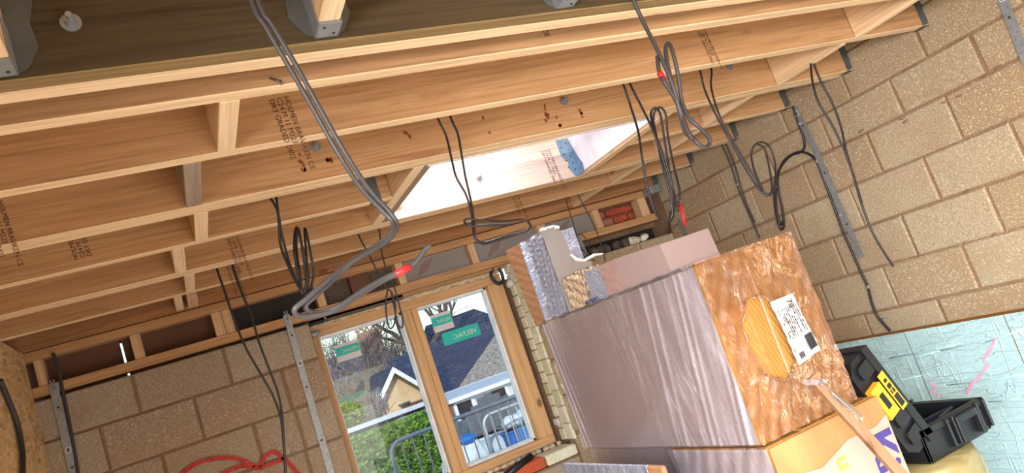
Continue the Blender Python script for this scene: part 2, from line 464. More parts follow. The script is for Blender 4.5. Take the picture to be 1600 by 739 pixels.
# ------------------------------------------------------------------ mesh builder
class MB:
    def __init__(s):
        s.v = []; s.f = []; s.mi = []; s.uv = {}

    def add(s, vs_, fs, mi=0):
        k = len(s.v)
        s.v += [Vector(p) for p in vs_]
        for f in fs:
            s.f.append([k + i for i in f]); s.mi.append(mi)

    def box(s, a, b, mi=0, ch=0.0):
        x0, x1 = sorted((a[0], b[0])); y0, y1 = sorted((a[1], b[1])); z0, z1 = sorted((a[2], b[2]))
        if ch <= 0:
            s.add([(x0, y0, z0), (x1, y0, z0), (x1, y1, z0), (x0, y1, z0), (x0, y0, z1), (x1, y0, z1), (x1, y1, z1), (x0, y1, z1)],
                  [(0, 3, 2, 1), (4, 5, 6, 7), (0, 1, 5, 4), (1, 2, 6, 5), (2, 3, 7, 6), (3, 0, 4, 7)], mi)
            return s
        # chamfered box : 24 verts
        P = []
        idx = {}
        for sx in (0, 1):
            for sy in (0, 1):
                for sz in (0, 1):
                    X = (x0, x1)[sx]; Y = (y0, y1)[sy]; Z = (z0, z1)[sz]
                    dx = ch * (1 - 2 * sx); dy = ch * (1 - 2 * sy); dz = ch * (1 - 2 * sz)
                    idx[sx, sy, sz, 0] = len(P); P.append((X, Y + dy, Z + dz))
                    idx[sx, sy, sz, 1] = len(P); P.append((X + dx, Y, Z + dz))
                    idx[sx, sy, sz, 2] = len(P); P.append((X + dx, Y + dy, Z))
        F = []
        for sx in (0, 1):
            F.append([idx[sx, 0, 0, 0], idx[sx, 1, 0, 0], idx[sx, 1, 1, 0], idx[sx, 0, 1, 0]][::(-1 if sx == 0 else 1)])
            F.append([idx[0, sx, 0, 1], idx[1, sx, 0, 1], idx[1, sx, 1, 1], idx[0, sx, 1, 1]][::(1 if sx == 0 else -1)])
            F.append([idx[0, 0, sx, 2], idx[1, 0, sx, 2], idx[1, 1, sx, 2], idx[0, 1, sx, 2]][::(-1 if sx == 0 else 1)])
        for a_ in (0, 1):
            for b_ in (0, 1):
                F.append([idx[a_, b_, 0, 0], idx[a_, b_, 1, 0], idx[a_, b_, 1, 1], idx[a_, b_, 0, 1]])
                F.append([idx[a_, 0, b_, 0], idx[a_, 1, b_, 0], idx[a_, 1, b_, 2], idx[a_, 0, b_, 2]])
                F.append([idx[0, a_, b_, 1], idx[1, a_, b_, 1], idx[1, a_, b_, 2], idx[0, a_, b_, 2]])
        for k in range(8):
            F.append([3 * k, 3 * k + 1, 3 * k + 2])
        s.add(P, F, mi)
        return s

    def hexa(s, p, mi=0):  # 8 corner points, bottom ring then top ring
        s.add(p, [(0, 3, 2, 1), (4, 5, 6, 7), (0, 1, 5, 4), (1, 2, 6, 5), (2, 3, 7, 6), (3, 0, 4, 7)], mi)
        return s

    def bar(s, a, b, w, h, up=(0, 0, 1), mi=0):
        a = Vector(a); b = Vector(b); d = (b - a).normalized()
        r = d.cross(Vector(up)).normalized(); u = r.cross(d)
        q = []
        for p in (a, b):
            for sx, sy in ((-1, -1), (1, -1), (1, 1), (-1, 1)):
                q.append(p + r * (w / 2 * sx) + u * (h / 2 * sy))
        s.hexa(q, mi)
        return s

    def tube(s, pts, r, n=8, mi=0, caps=True, flat=1.0):
        pts = [Vector(p) for p in pts]
        k0 = len(s.v)
        N = len(pts)
        prev = None
        for i, p in enumerate(pts):
            t = (pts[min(i + 1, N - 1)] - pts[max(i - 1, 0)])
            if t.length < 1e-9:
                t = Vector((0, 0, 1))
            t.normalize()
            if prev is None:
                a = Vector((0, 0, 1)) if abs(t.z) < 0.9 else Vector((0, 1, 0))
                u = t.cross(a).normalized()
            else:
                u = (prev - t * prev.dot(t))
                if u.length < 1e-6:
                    u = t.orthogonal()
                u.normalize()
            prev = u
            w = t.cross(u)
            rr = r[i] if isinstance(r, (list, tuple)) else r
            for k in range(n):
                an = 2 * math.pi * k / n
                s.v.append(p + u * (math.cos(an) * rr) + w * (math.sin(an) * rr * flat))
        for i in range(N - 1):
            for k in range(n):
                a = k0 + i * n + k; b = k0 + i * n + (k + 1) % n
                s.f.append([a, b, b + n, a + n]); s.mi.append(mi)
        if caps:
            s.f.append([k0 + k for k in range(n)][::-1]); s.mi.append(mi)
            s.f.append([k0 + (N - 1) * n + k for k in range(n)]); s.mi.append(mi)
        return s

    def ribbon(s, pts, w, normal, th=0.002, mi=0):
        pts = [Vector(p) for p in pts]; nrm = Vector(normal).normalized()
        N = len(pts); k0 = len(s.v)
        for i, p in enumerate(pts):
            t = (pts[min(i + 1, N - 1)] - pts[max(i - 1, 0)]).normalized()
            sd = t.cross(nrm).normalized()
            ww = w[i] if isinstance(w, (list, tuple)) else w
            for q in (p - sd * ww / 2, p + sd * ww / 2, p + sd * ww / 2 + nrm * th, p - sd * ww / 2 + nrm * th):
                s.v.append(q)
        for i in range(N - 1):
            for k in range(4):
                a = k0 + i * 4 + k; b = k0 + i * 4 + (k + 1) % 4
                s.f.append([a, b, b + 4, a + 4]); s.mi.append(mi)
        s.f.append([k0, k0 + 1, k0 + 2, k0 + 3]); s.mi.append(mi)
        k1 = k0 + (N - 1) * 4
        s.f.append([k1 + 3, k1 + 2, k1 + 1, k1]); s.mi.append(mi)
        return s

    def prism(s, poly, off, mi=0):
        poly = [Vector(p) for p in poly]; off = Vector(off); n = len(poly)
        s.add(poly + [p + off for p in poly], [list(range(n))[::-1], list(range(n, 2 * n))] + [[i, (i + 1) % n, n + (i + 1) % n, n + i] for i in range(n)], mi)
        return s

    def grid(s, o, u, v, nu, nv, fn=None, skip=None, mi=0):
        o = Vector(o); u = Vector(u); v = Vector(v); nn = u.cross(v).normalized(); k0 = len(s.v)
        for j in range(nv + 1):
            for i in range(nu + 1):
                a = i / nu; b = j / nv
                d = fn(a, b) if fn else 0
                s.v.append(o + u * a + v * b + nn * d)
        for j in range(nv):
            for i in range(nu):
                if skip and skip((i + .5) / nu, (j + .5) / nv):
                    continue
                a = k0 + j * (nu + 1) + i
                s.f.append([a, a + 1, a + nu + 2, a + nu + 1]); s.mi.append(mi)
        return s

    def lump(s, c, r, n=7, m=5, jit=0.2, mi=0):
        c = Vector(c); rx, ry, rz = (r, r, r) if isinstance(r, (int, float)) else r
        k0 = len(s.v)
        s.v.append(c + Vector((0, 0, -rz)))
        for j in range(1, m):
            ph = math.pi * j / m
            for i in range(n):
                an = 2 * math.pi * i / n
                q = 1 + random.uniform(-jit, jit)
                s.v.append(c + Vector((math.cos(an) * math.sin(ph) * rx * q, math.sin(an) * math.sin(ph) * ry * q, -math.cos(ph) * rz * q)))
        s.v.append(c + Vector((0, 0, rz)))
        top = len(s.v) - 1
        for i in range(n):
            s.f.append([k0, k0 + 1 + (i + 1) % n, k0 + 1 + i]); s.mi.append(mi)
            b = k0 + 1 + (m - 2) * n
            s.f.append([top, b + i, b + (i + 1) % n]); s.mi.append(mi)
        for j in range(m - 2):
            for i in range(n):
                a = k0 + 1 + j * n + i; b = k0 + 1 + j * n + (i + 1) % n
                s.f.append([a, b, b + n, a + n]); s.mi.append(mi)
        return s

    def mesh(s, name, mats, org=Vector((0, 0, 0)), smooth=False):
        me = bpy.data.meshes.new(name)
        me.from_pydata([p - org for p in s.v], [], s.f)
        for m in (mats if isinstance(mats, (list, tuple)) else [mats]):
            me.materials.append(MATS[m])
        me.polygons.foreach_set('material_index', s.mi)
        if smooth:
            me.polygons.foreach_set('use_smooth', [True] * len(s.f))
        me.update()
        return me


ORG = {}


def place(name, me, org=Vector((0, 0, 0)), parent=None):
    o = bpy.data.objects.new(name, me)
    COL.objects.link(o)
    if parent is not None:
        o.parent = parent
        o.location = Vector(org) - ORG[parent.name]
    else:
        o.location = org
    ORG[o.name] = Vector(org)
    return o


def build(mb, name, mats, parent=None, smooth=False, org=None):
    """one mesh object; its origin is its parent's, or the middle of its own base"""
    if org is None:
        if parent is not None:
            org = ORG[parent.name]
        else:
            xs = [p.x for p in mb.v]; ys = [p.y for p in mb.v]; zs = [p.z for p in mb.v]
            org = Vector(((min(xs) + max(xs)) / 2, (min(ys) + max(ys)) / 2, min(zs)))
    return place(name, mb.mesh(name, mats, Vector(org), smooth), org, parent)


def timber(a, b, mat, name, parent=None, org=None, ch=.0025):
    """a sawn timber whose narrow edges (top and bottom) are coloured paler to paint in bounce light"""
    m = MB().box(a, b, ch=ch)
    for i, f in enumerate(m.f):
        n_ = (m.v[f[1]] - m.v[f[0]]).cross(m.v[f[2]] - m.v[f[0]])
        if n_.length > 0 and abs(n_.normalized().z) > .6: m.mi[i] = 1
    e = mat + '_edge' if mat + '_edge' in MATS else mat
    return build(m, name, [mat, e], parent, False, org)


def tag(o, label, cat, group=None, kind=None):
    if label: o['label'] = label
    if cat: o['category'] = cat
    if group: o['group'] = group
    if kind: o['kind'] = kind
    return o


def thing(name, loc, label=None, cat=None, group=None, kind=None):
    o = bpy.data.objects.new(name, None)
    o.empty_display_size = 0.1
    COL.objects.link(o); o.location = loc; ORG[o.name] = Vector(loc)
    return tag(o, label, cat, group, kind)


def smoothpath(pts, k=6):
    P = [Vector(p) for p in pts]
    if len(P) < 3: return P
    out = []
    for i in range(len(P) - 1):
        p0 = P[max(i - 1, 0)]; p1 = P[i]; p2 = P[i + 1]; p3 = P[min(i + 2, len(P) - 1)]
        for j in range(k):
            t = j / k
            out.append(0.5 * ((2 * p1) + (p2 - p0) * t + (2 * p0 - 5 * p1 + 4 * p2 - p3) * t * t + (3 * p1 - p0 - 3 * p2 + p3) * t ** 3))
    out.append(P[-1])
    return out


def text(s, size, origin, xdir, ydir, mat, parent, name='lettering', depth=0.0006, align='LEFT', sx=1.0, label=None, bold=0.0):
    cu = bpy.data.curves.new('txt', 'FONT')
    cu.body = s; cu.size = size; cu.extrude = depth; cu.align_x = align; cu.space_line = 0.95; cu.offset = bold
    cu.resolution_u = 2
    ob = bpy.data.objects.new('txt', cu); COL.objects.link(ob)
    dg = bpy.context.evaluated_depsgraph_get(); dg.update()
    me = bpy.data.meshes.new_from_object(ob.evaluated_get(dg))
    bpy.data.objects.remove(ob)
    xd = Vector(xdir).normalized(); yd = Vector(ydir).normalized(); zd = xd.cross(yd)
    o0 = Vector(origin) - ORG[parent.name]
    for v in me.vertices:
        c = v.co.copy()
        v.co = o0 + xd * c.x * sx + yd * c.y + zd * c.z
    me.materials.clear(); me.materials.append(MATS[mat])
    o = place(name, me, ORG[parent.name], parent)
    if label: o['label'] = label
    return o


# ------------------------------------------------------------------ setting
FL = -1.735       # floor level (the camera stands 1.735 m above it)
XR = 3.30         # right block wall
YB = 4.30         # inner face of the wall with the window
XL = -0.67        # OSB partition
ZJ = 0.757        # underside of the joists
ZT = ZJ + 0.22

fl = MB().box((XL - .5, -6.0, FL - .15), (XR + .3, 4.75, FL))
tag(build(fl, 'floor', 'concrete'), None, None, kind='structure')

wall_left = tag(build(MB().box((XL - .1, .62, FL), (XL, YB - .012, ZJ - .003)).box((XL - .1, -3.0, FL), (XL, -2.45, ZJ - .003)).box((XL - .1, -2.45, .42), (XL, .62, ZJ - .003)), 'wall_left', 'osb'), None, None, kind='structure')  # gap beyond the view is added to let the left fill lamp in

# ceiling deck above the joists with the rooflight hole
HX0, HX1, HY0, HY1 = 0.985, 2.14, 2.575, 3.36
dk = MB()
BX0, BX1, BY0, BY1 = .35, 2.35, -2.0, -.2  # second hole, unseen and added for the roof fill lamp
for a, b in (((XL - .2, -3.1), (XR + .2, BY0)), ((XL - .2, BY0), (BX0, BY1)), ((BX1, BY0), (XR + .2, BY1)), ((XL - .2, BY1), (XR + .2, HY0)), ((XL - .2, HY1), (XR + .2, 4.6)), ((XL - .2, HY0), (HX0, HY1)), ((HX1, HY0), (XR + .2, HY1))):
    dk.box((a[0], a[1], ZT + .002), (b[0], b[1], ZT + .02))
tag(build(dk, 'ceiling', 'osb'), None, None, kind='structure')
kb = MB()
kb.box((HX0 - .06, HY0 - .06, ZT + .02), (HX1 + .06, HY0, ZT + .32))  # unseen kerb, this side made tall to block sun patches indoors
kb.box((HX0 - .06, HY1, ZT + .02), (HX1 + .06, HY1 + .06, ZT + .16))
kb.box((HX0 - .06, HY0, ZT + .02), (HX0, HY1, ZT + .2)); kb.box((HX1, HY0, ZT + .02), (HX1 + .06, HY1, ZT + .2))
tag(build(kb, 'trim_1', 'white_p'), None, None, kind='structure')
# rim board closing the joist ends on the left, front wall with its wide opening
tag(build(MB().box((XL - .16, -3.0, ZJ), (XL - .115, YB, ZT)), 'trim_2', 'joist_y'), None, None, kind='structure')
tag(build(MB().box((BX0 - .1, BY0 - .1, ZT + .02), (BX1 + .1, BY0, ZT + 1.05)), 'sun_blocker', 'osb'), None, None, kind='structure')  # unseen upstand added to keep the sun out of the added hole
fw = MB()
fw.box((XL - .1, -3.2, FL), (XL + .35, -3.0, ZT)); fw.box((XR - .2, -3.2, FL), (XR + .2, -3.0, ZT)); fw.box((XL + .35, -3.2, 0.45), (XR - .2, -3.0, ZT))
tag(build(fw, 'wall_front', 'block_r'), None, None, kind='structure')


def block_mesh(name, L, H, D, mat, axis, seed):
    """one block: face at 0 toward the room, chamfered arrises with chipped corners. axis 0 = lies along x (face -y), 1 = along y (face -x)"""
    rnd = random.Random(seed)
    c = 0.007
    j = lambda: rnd.uniform(-0.0035, 0.0035)
    P = [(c + j(), 0, c + j()), (L - c + j(), 0, c + j()), (L - c + j(), 0, H - c + j()), (c + j(), 0, H - c + j()),
         (j() * .5, c, j() * .5), (L + j() * .5, c, j() * .5), (L + j() * .5, c, H + j() * .5), (j() * .5, c, H + j() * .5),
         (0, D, 0), (L, D, 0), (L, D, H), (0, D, H)]
    F = [(0, 1, 2, 3), (0, 4, 5, 1), (1, 5, 6, 2), (2, 6, 7, 3), (3, 7, 4, 0), (4, 8, 9, 5), (5, 9, 10, 6), (6, 10, 11, 7), (7, 11, 8, 4)]
    if axis == 1:   # map x->-y (running along y), y->+x
        P = [(p[1], p[0], p[2]) for p in P]; F = [f[::-1] for f in F]
    m = MB(); m.add(P, F)
    return m.mesh(name, mat)


BM = {}


def lay(parent, name, mat, axis, a, b, z0, z1, face, D=0.09):
    """a block between a..b along the wall, z0..z1, with its face `face`"""
    L = round(b - a, 3); H = round(z1 - z0, 3)
    key = (L, H, D, mat, axis, random.randrange(3))
    if key not in BM: BM[key] = block_mesh(name, L, H, D, mat, axis, hash(key) & 0xffff)
    pr = random.uniform(-0.003, 0.004)
    loc = Vector((a, face + pr, z0)) if axis == 0 else Vector((face + pr, a, z0))
    return place(name, BM[key], loc, parent)


# ---- right wall: mortar core plus every block near the view
wr = thing('wall_right', (XR, 1.5, FL), kind='structure')
core = MB().box((XR + .008, -3.0, FL), (XR + .2, 4.6, ZT + .02))
build(core, 'mortar', 'mortar', wr)
k = XR / 3.36
even = [1.93, 2.36, 2.82, 3.27, 3.72, 4.17]; odd = [2.14, 2.595, 3.055, 3.5, 3.95, 4.4]
zc = [(-1.125, -.905, 0), (-.9, -.68, 1), (-.675, -.457, 1), (-.449, -.231, 0), (-.224, -.007, 1), (0.003, .221, 0), (.230, .446, 1), (.455, .638, 0), (.648, .865, 1), (.873, .975, 0)]
g = 0.006
for z0, z1, par in zc:
    js = [y * k for y in (odd if par else even)]
    js = [js[0] - .447 * n for n in range(4, 0, -1)] + js
    js = [y for y in js if y < YB - .03 and y > 0.5] + [YB + .02]
    for y0, y1 in zip(js[:-1], js[1:]):
        lay(wr, 'block', 'block_r', 1, y0 + g, y1 - g, z0 * k, z1 * k, XR)
# chips of lighter mortar squeezed out of the joints
sm = MB()
for (u, v) in ((1410, 185), (1415, 190), (1345, 205), (1540, 120), (1500, 150), (1560, 105), (1475, 160)):
    p = atx(u, v, XR); sm.lump(p, (0.006, 0.02, 0.008), 6, 4, .3)
for i in range(24):
    p = Vector((XR, random.uniform(1.9, 3.9), random.choice([.225, .45, -.004, -.226]) * k)); sm.lump(p, (0.006, random.uniform(.01, .04), 0.006), 6, 4, .3)
sm_o = build(sm, 'mortar_smear', 'mortar', wr); sm_o['kind'] = 'stuff'

# ---- back wall with its window opening
WX0, WX1 = 0.688, 2.025     # opening
WZ0, WZ1 = -0.66, 0.525
wb = thing('wall_back', (1.3, YB, FL), kind='structure')
c2 = MB()
c2.box((XL - .2, YB + .008, FL), (WX0 - .008, YB + .10, .505)); c2.box((WX1 + .008, YB + .008, FL), (XR + .1, YB + .10, .40))
c2.box((WX0 - .008, YB + .008, FL), (WX1 + .008, YB + .10, WZ0 - .09))
c2.box((XL - .2, YB + .24, FL), (WX0 - .004, YB + .34, .52)); c2.box((WX1 + .004, YB + .24, FL), (XR + .1, YB + .34, .45)); c2.box((WX0 - .01, YB + .24, FL), (WX1 + .01, YB + .34, WZ0 - .02))
build(c2, 'mortar', 'mortar', wb)
zb = [(-1.07, -.86, 0), (-.845, -.635, 1), (-.612, -.386, 0), (-.378, -.157, 1), (-.146, .070, 0), (.080, .300, 1), (.310, .508, 0)]
e0 = [-.69, -.241, .211, .66]; o0 = [-.43 - .45, -.435, .010, .467]
c_e = [-.69, -.20, .257, .48]
for n, (z0, z1, par) in enumerate(zb):
    js = {6: [-.70, -.241, .211, WX0 - .002], 5: [-.70, -.435, .010, .467, WX0 - .002], 4: [-.70, -.20, .257, .48, WX0 - .002], 3: [-.70, -.42, .02, .47, WX0 - .002],
          2: [-.70, -.2, .25, WX0], 1: [-.7, -.42, .02, .47, WX0], 0: [-.70, -.2, .25, WX0]}[n]
    for a, b in zip(js[:-1], js[1:]):
        lay(wb, 'block', 'block_b', 0, a + g, b - g, z0, z1, YB)
    if n < 6:
        jr = [WX1, 2.40, 2.85, XR] if par else [WX1, 2.20, 2.65, 3.08, XR]
    else:
        jr = [WX1, 2.20, 2.475]
    for a, b in zip(jr[:-1], jr[1:]):
        lay(wb, 'block', 'block_r', 0, a + g, b - g, z0, z1, YB)
lay(wb, 'block', 'block_r', 0, 2.482, 2.99, .310, .405, YB)
lay(wb, 'block', 'block_r', 0, 3.0, 3.29, .310, .405, YB)
for a, b in ((WX0, 1.1), (1.11, 1.55), (1.56, WX1)):   # below the sill
    for z0, z1 in ((-1.2, -.985), (-.975, -.76)):
        lay(wb, 'block', 'block_b', 0, a + g, b - g, z0, z1, YB)
# reveal: cream blocks on the inner leaf, small bricks on the outer leaf
z = WZ0 + .005
while z < .50:
    h = random.choice([.098, .104, .11]); z1 = min(z + h, .515)
    m = MB().box((WX1 - .002 - random.uniform(0, .003), YB + .003, z), (WX1 + .02, YB + .102, z1 - .004), ch=.004)
    build(m, 'reveal_block', 'block_c', wb, org=Vector((WX1, YB, z)))
    z = z1
z = WZ0 + .005
while z < .50:
    z1 = z + .073
    m = MB().box((WX1 - .004 - random.uniform(0, .005), YB + .106, z), (WX1 + .04, YB + .18, z1 - .003), ch=.004)
    build(m, 'reveal_brick', 'block_c', wb, org=Vector((WX1, YB + .1, z)))
    z = z1 + .002
# sill: pale block ends, lumps of mortar, orange bricks, black pipe end
for a, b, mt in ((1.80, 2.02, 'block_c'), (1.565, 1.79, 'brick'), (1.33, 1.555, 'block_c'), (1.10, 1.32, 'brick'), (.87, 1.09, 'block_c'), (.70, .86, 'brick')):
    build(MB().box((a, YB - .002, WZ0 - .085), (b, YB + .19, WZ0 - .012 - random.uniform(0, .012)), ch=.008), 'sill_brick', mt, wb, org=Vector((a, YB, WZ0 - .08)))
ml = MB()
for i in range(26):
    x = WX0 + .05 + i * .05
    ml.lump((x, YB + .17 + random.uniform(-.012, .012), WZ0 - .006), (random.uniform(.02, .04), .02, .014), 7, 5, .25)
build(ml, 'mortar_bed', 'foam_bead', wb, True)['kind'] = 'stuff'
pp = build(MB().tube([(1.50, YB - .015, WZ0 - .035), (1.72, YB + .015, WZ0 + .012)], .022, 12), 'cut_pipe', 'pipe', smooth=True)
tag(pp, 'short black plastic pipe end lying on the rough window sill', 'pipe')

# red spray drawing on the back wall
sp = MB()
for path in ([(280, 745), (296, 731), (315, 721), (345, 715.5), (372, 717), (396, 727), (406, 727), (414, 713), (428, 706), (440, 713), (455, 728), (470, 745)],
             [(345, 742), (365, 732), (385, 728), (405, 731), (430, 722), (444, 717)]):
    sp.ribbon(smoothpath([aty(u, v, YB - .006) for u, v in path], 5), .022, (0, -1, 0), .002)
build(sp, 'sprayed_line', 'spray', wb)

# rubble lying in the gap of the wall top
cav = MB().box((2.40, YB + .225, .30), (3.3, YB + .235, .53))
build(cav, 'cavity_back', 'membrane', wb)
for i in range(16):
    x = 2.53 + i * .037 + random.uniform(-.01, .01)
    m = MB().lump((x, YB + .05 + random.uniform(-.03, .06), .405 + .03), (random.uniform(.022, .04), .03, random.uniform(.022, .034)), 7, 5, .25)
    o = build(m, 'rubble_stone', 'rubble' if i < 11 else 'block_c', smooth=False)
    tag(o, 'rubble lump number %s from the left in the gap under the brick opening' % ('one two three four five six seven eight nine ten eleven twelve thirteen fourteen fifteen sixteen'.split()[i]), 'stone', 'rubble lumps in the wall top gap')

# ------------------------------------------------------------------ stud frame on top of the back wall
sf = thing('stud_frame', (1.3, YB, .525), 'pale timber stud frame of two plates and short uprights above the window wall', 'frame')
build(MB().box((XL, YB - .004, .527), (3.22, YB + .085, .575), ch=.002), 'bottom_plate', 'joist', sf)
build(MB().box((XL - .1, YB - .004, .709), (XR, YB + .085, .755), ch=.002), 'top_plate', 'joist', sf)
build(MB().box((XL - .1, YB + .122, .70), (XR, YB + .135, ZT)), 'back_board', 'brown_ply', sf)
for a, b in ((-.205, -.155), (.20, .25), (.252, .302), (.765, .812), (1.262, 1.31), (1.755, 1.80), (2.265, 2.33), (2.712, 2.765), (3.10, 3.17), (-.64, -.60)):
    build(MB().box((a, YB, .576), (b, YB + .085, .708), ch=.002), 'stud', 'stud_z', sf, org=Vector((a, YB, .576)))


def panel(x0, x1, z0, z1, mat, name, label, cat, y=YB + .09, th=.03):
    o = build(MB().box((x0, y, z0 if y > YB + .086 else .577), (x1, y + th, ZT if y > YB + .086 else .708)), name, mat, sf)
    o['label'] = label
    return o


panel(XL - .1, -.262, .50, .76, 'brown_ply', 'sheathing_board', 'brown sheathing board in the far left bay of the stud frame, left of the bright slit', 'board')
panel(-.250, .259, .50, .76, 'brown_ply', 'sheathing_board', 'dark brown sheathing board between the bright slit and the double upright', 'board')
panel(.26, .79, .50, .76, 'membrane', 'membrane_sheet', 'black membrane behind the bay above the left end of the window', 'membrane')
panel(.80, 1.28, .50, .76, 'rubble', 'cavity_board', 'dark grey rough board in the bay behind the thick looped cable end', 'board')
panel(.98, 1.10, .58, .71, 'brown_ply', 'timber_block', 'small dark brown timber block in the bay behind the red taped cable end', 'block', y=YB + .03, th=.055)
for a, b, lb in ((1.315, 1.75, 'grey printed insulation board in the frame bay above the middle of the window'), (1.805, 2.26, 'grey printed insulation board in the frame bay above the right end of the window'), (2.335, 2.708, 'brownish grey insulation board in the frame bay left of the red brick opening')):
    o = panel(a, b, .50, .76, 'foil_g', 'insulation_panel', lb, 'insulation', y=YB + .04, th=.05)
    pr = MB()
    for q in range(5):
        x = a + .08 + q * .018
        pr.ribbon([(x, YB + .0385, .60 + q * .006), (x + .05, YB + .0385, .67 + q * .006)], .005, (0, -1, 0), .001)
    build(pr, 'printed_lines', 'distbrick', o)['kind'] = 'stuff'
ob = thing('wall_outer', (2.93, YB + .12, .5), kind='structure')
for r in range(4):
    for c in range(4):
        x = 2.64 + c * .13 + (.06 if r % 2 else 0); z = .535 + r * .062
        m = MB().box((x, YB + .12 + random.uniform(0, .03), z), (x + .118, YB + .24, z + .052), ch=.010)
        build(m, 'brick', 'brick', ob, org=Vector((x, YB + .12, z)))
build(MB().box((2.6, YB + .17, .5), (3.3, YB + .26, .80)), 'mortar', 'mortar', ob)

# ------------------------------------------------------------------ window
win = thing('window_1', (1.36, 4.5, WZ0), kind='structure')
YF = 4.49
FX0, FX1, FZ0, FZ1 = .69, 1.985, -.655, .497
gx = [(.745, 1.278), (1.374, 1.878)]; gz0, gz1 = -.602, .438
build(MB().box((FX0, YF, gz1 + .0), (FX1, YF + .11, FZ1), ch=.003), 'head_rail', 'frame_x', win)
build(MB().box((FX0, YF, FZ0), (FX1, YF + .11, gz0), ch=.003), 'bottom_rail', 'frame_x', win)
build(MB().box((FX0, YF, gz0), (gx[0][0], YF + .11, gz1), ch=.003), 'left_jamb', 'frame', win)
build(MB().box((gx[1][1], YF, gz0), (FX1, YF + .11, gz1), ch=.003), 'right_jamb', 'frame', win)
build(MB().box((gx[0][1], YF, gz0), (1.33, YF + .11, gz1), ch=.003), 'mullion', 'frame', win)
build(MB().box((1.332, YF + .002, gz0), (gx[1][0], YF + .11, gz1), ch=.003), 'mullion', 'frame', win)
for a, b in gx:
    sh = MB(); w = .013
    for d, e in ((0.06, 0.0), (0.085, .006)):
        sh.box((a, YF + d, gz0), (a + w + e, YF + d + .022, gz1)); sh.box((b - w - e, YF + d, gz0), (b, YF + d + .022, gz1))
        sh.box((a, YF + d, gz1 - w - e), (b, YF + d + .022, gz1)); sh.box((a, YF + d, gz0), (b, YF + d + .022, gz0 + w + e))
    s_ = build(sh, 'glazing_bead', 'white_upvc', win)
    build(MB().box((a + .005, YF + .083, gz0 + .005), (b - .005, YF + .087, gz1 - .005)), 'pane', 'glass', win)
YG = YF + .0815
ex = Vector((1, 0, 0)); ez = Vector((0, 0, 1))


def sticker(u0, v0, w, h, teal, parts_label, name='sticker'):
    p = aty(u0, v0, YG)       # top-left corner
    o = build(MB().box((p.x, YG - .001, p.z - h), (p.x + w, YG, p.z), 0), name, 'sticker_w' if teal != 'all' else 'teal', win)
    if teal != 'all':
        o['label'] = parts_label
        tz0 = p.z - h * .66; tz1 = p.z - h * .18
        build(MB().box((p.x, YG - .0022, tz0), (p.x + w * .98, YG - .0008, tz1)), 'teal_band', 'teal', o)
        th = (tz1 - tz0) * .62
        text('VELFAC', th, (p.x + w * .93, YG - .0030, tz0 + (tz1 - tz0) * .25), -ex, ez, 'sticker_w', o, 'mirrored_lettering', .0004, 'LEFT', w * .84 / (th * 4.15))
    else:
        o['label'] = parts_label
        th = h * .56
        text('VELFAC', th, (p.x + w * .93, YG - .0024, p.z - h * .72), -ex, ez, 'sticker_w', o, 'mirrored_lettering', .0006, 'LEFT', w * .80 / (th * 4.15))


sticker(521, 541, .150, .105, 'band', 'white sticker with a teal band on the left pane')
sticker(671, 494, .140, .115, 'band', 'white sticker with a teal band on the right pane')
sticker(689, 522, .262, .082, 'all', 'wide teal sticker on the right pane')
# foam bead and packer above the frame
fb = MB()
x = .70
while x < 1.98:
    fb.lump((x, YF - .005, .508 + random.uniform(-.006, .006)), (random.uniform(.016, .034), .022, random.uniform(.012, .019)), 7, 5, .2); x += .022
o = build(fb, 'foam_bead', 'foam_bead', win, True); o['kind'] = 'stuff'
tag(build(MB().box((.70, YB + .09, .515), (2.01, YF - .03, .545)), 'lintel_board', 'joist'), 'reddish timber board lying flat over the window head', 'board')
bc = MB().tube(smoothpath([aty(u, v, YB + .10) for u, v in ((771, 418), (767, 428), (771, 438), (779, 443), (786, 438), (783, 425), (778, 418))], 5), .012, 8)
tag(build(bc, 'hose_loop', 'cable_b', smooth=True), 'short black hose loop at the top right corner of the window', 'hose')
tg = atx(869, 659, WX1 - .03)
tag(build(MB().box((tg.x - .004, tg.y - .03, tg.z - .022), (tg.x + .012, tg.y + .03, tg.z + .018), ch=.003), 'paper_tag', 'sticker_w'), 'small white tag stuck between window frame and right reveal', 'tag')
tg = aty(795, 452, YB + .03)
tag(build(MB().lump((WX1 - .02, YB + .12, .405), (.028, .03, .03), 8, 6, .15), 'foam_blob', 'sticker_w', smooth=True), 'white blob of foam at the top of the right window reveal', 'foam')

# ------------------------------------------------------------------ joists
ORD = ['nearest', 'second', 'third', 'fourth', 'fifth', 'sixth', 'seventh', 'eighth']


def hanger_plate(parent, x, yface, z0, z1, side, mat='galv_dark', yside=-1):
    """face-fixed hanger on the end of a joist: two wings with a wavy edge and a strap under"""
    m = MB()
    pr = [(0, 0), (.030, .004), (.052, .03), (.046, .06), (.060, .09), (.040, .13), (.058, .17), (.034, .20), (.036, z1 - z0), (0, z1 - z0)]
    m.prism([(x + side * a, yface, z0 + b) for a, b in pr], (0, .002 * yside, 0))
    m.box((x, yface, z0 - .003), (x + side * .045, yface + .05, z0 - .001))
    return build(m, 'hanger', mat, parent)


def bolt(parent, x, y, z, mat='galv'):
    m = MB()
    m.tube([(x, y, z), (x, y - .004, z)], .019, 14)
    m.tube([(x, y - .004, z), (x, y - .016, z)], .011, 6)
    m.tube([(x, y - .016, z), (x, y - .034, z)], .006, 8)
    return build(m, 'bolt', mat, parent)


STAMP = 'HOLMEN BRAVIKEN CE\nC24 M 11 M223\nDRY GRADED 0402'


def stamp(parent, x, y, z, size=.017, s=STAMP):
    # reads down the face
    text(s, size, (x, y - .0008, z), (0.06, 0, -1), (1, 0, 0.06), 'ink', parent, 'grading_stamp', .0003)


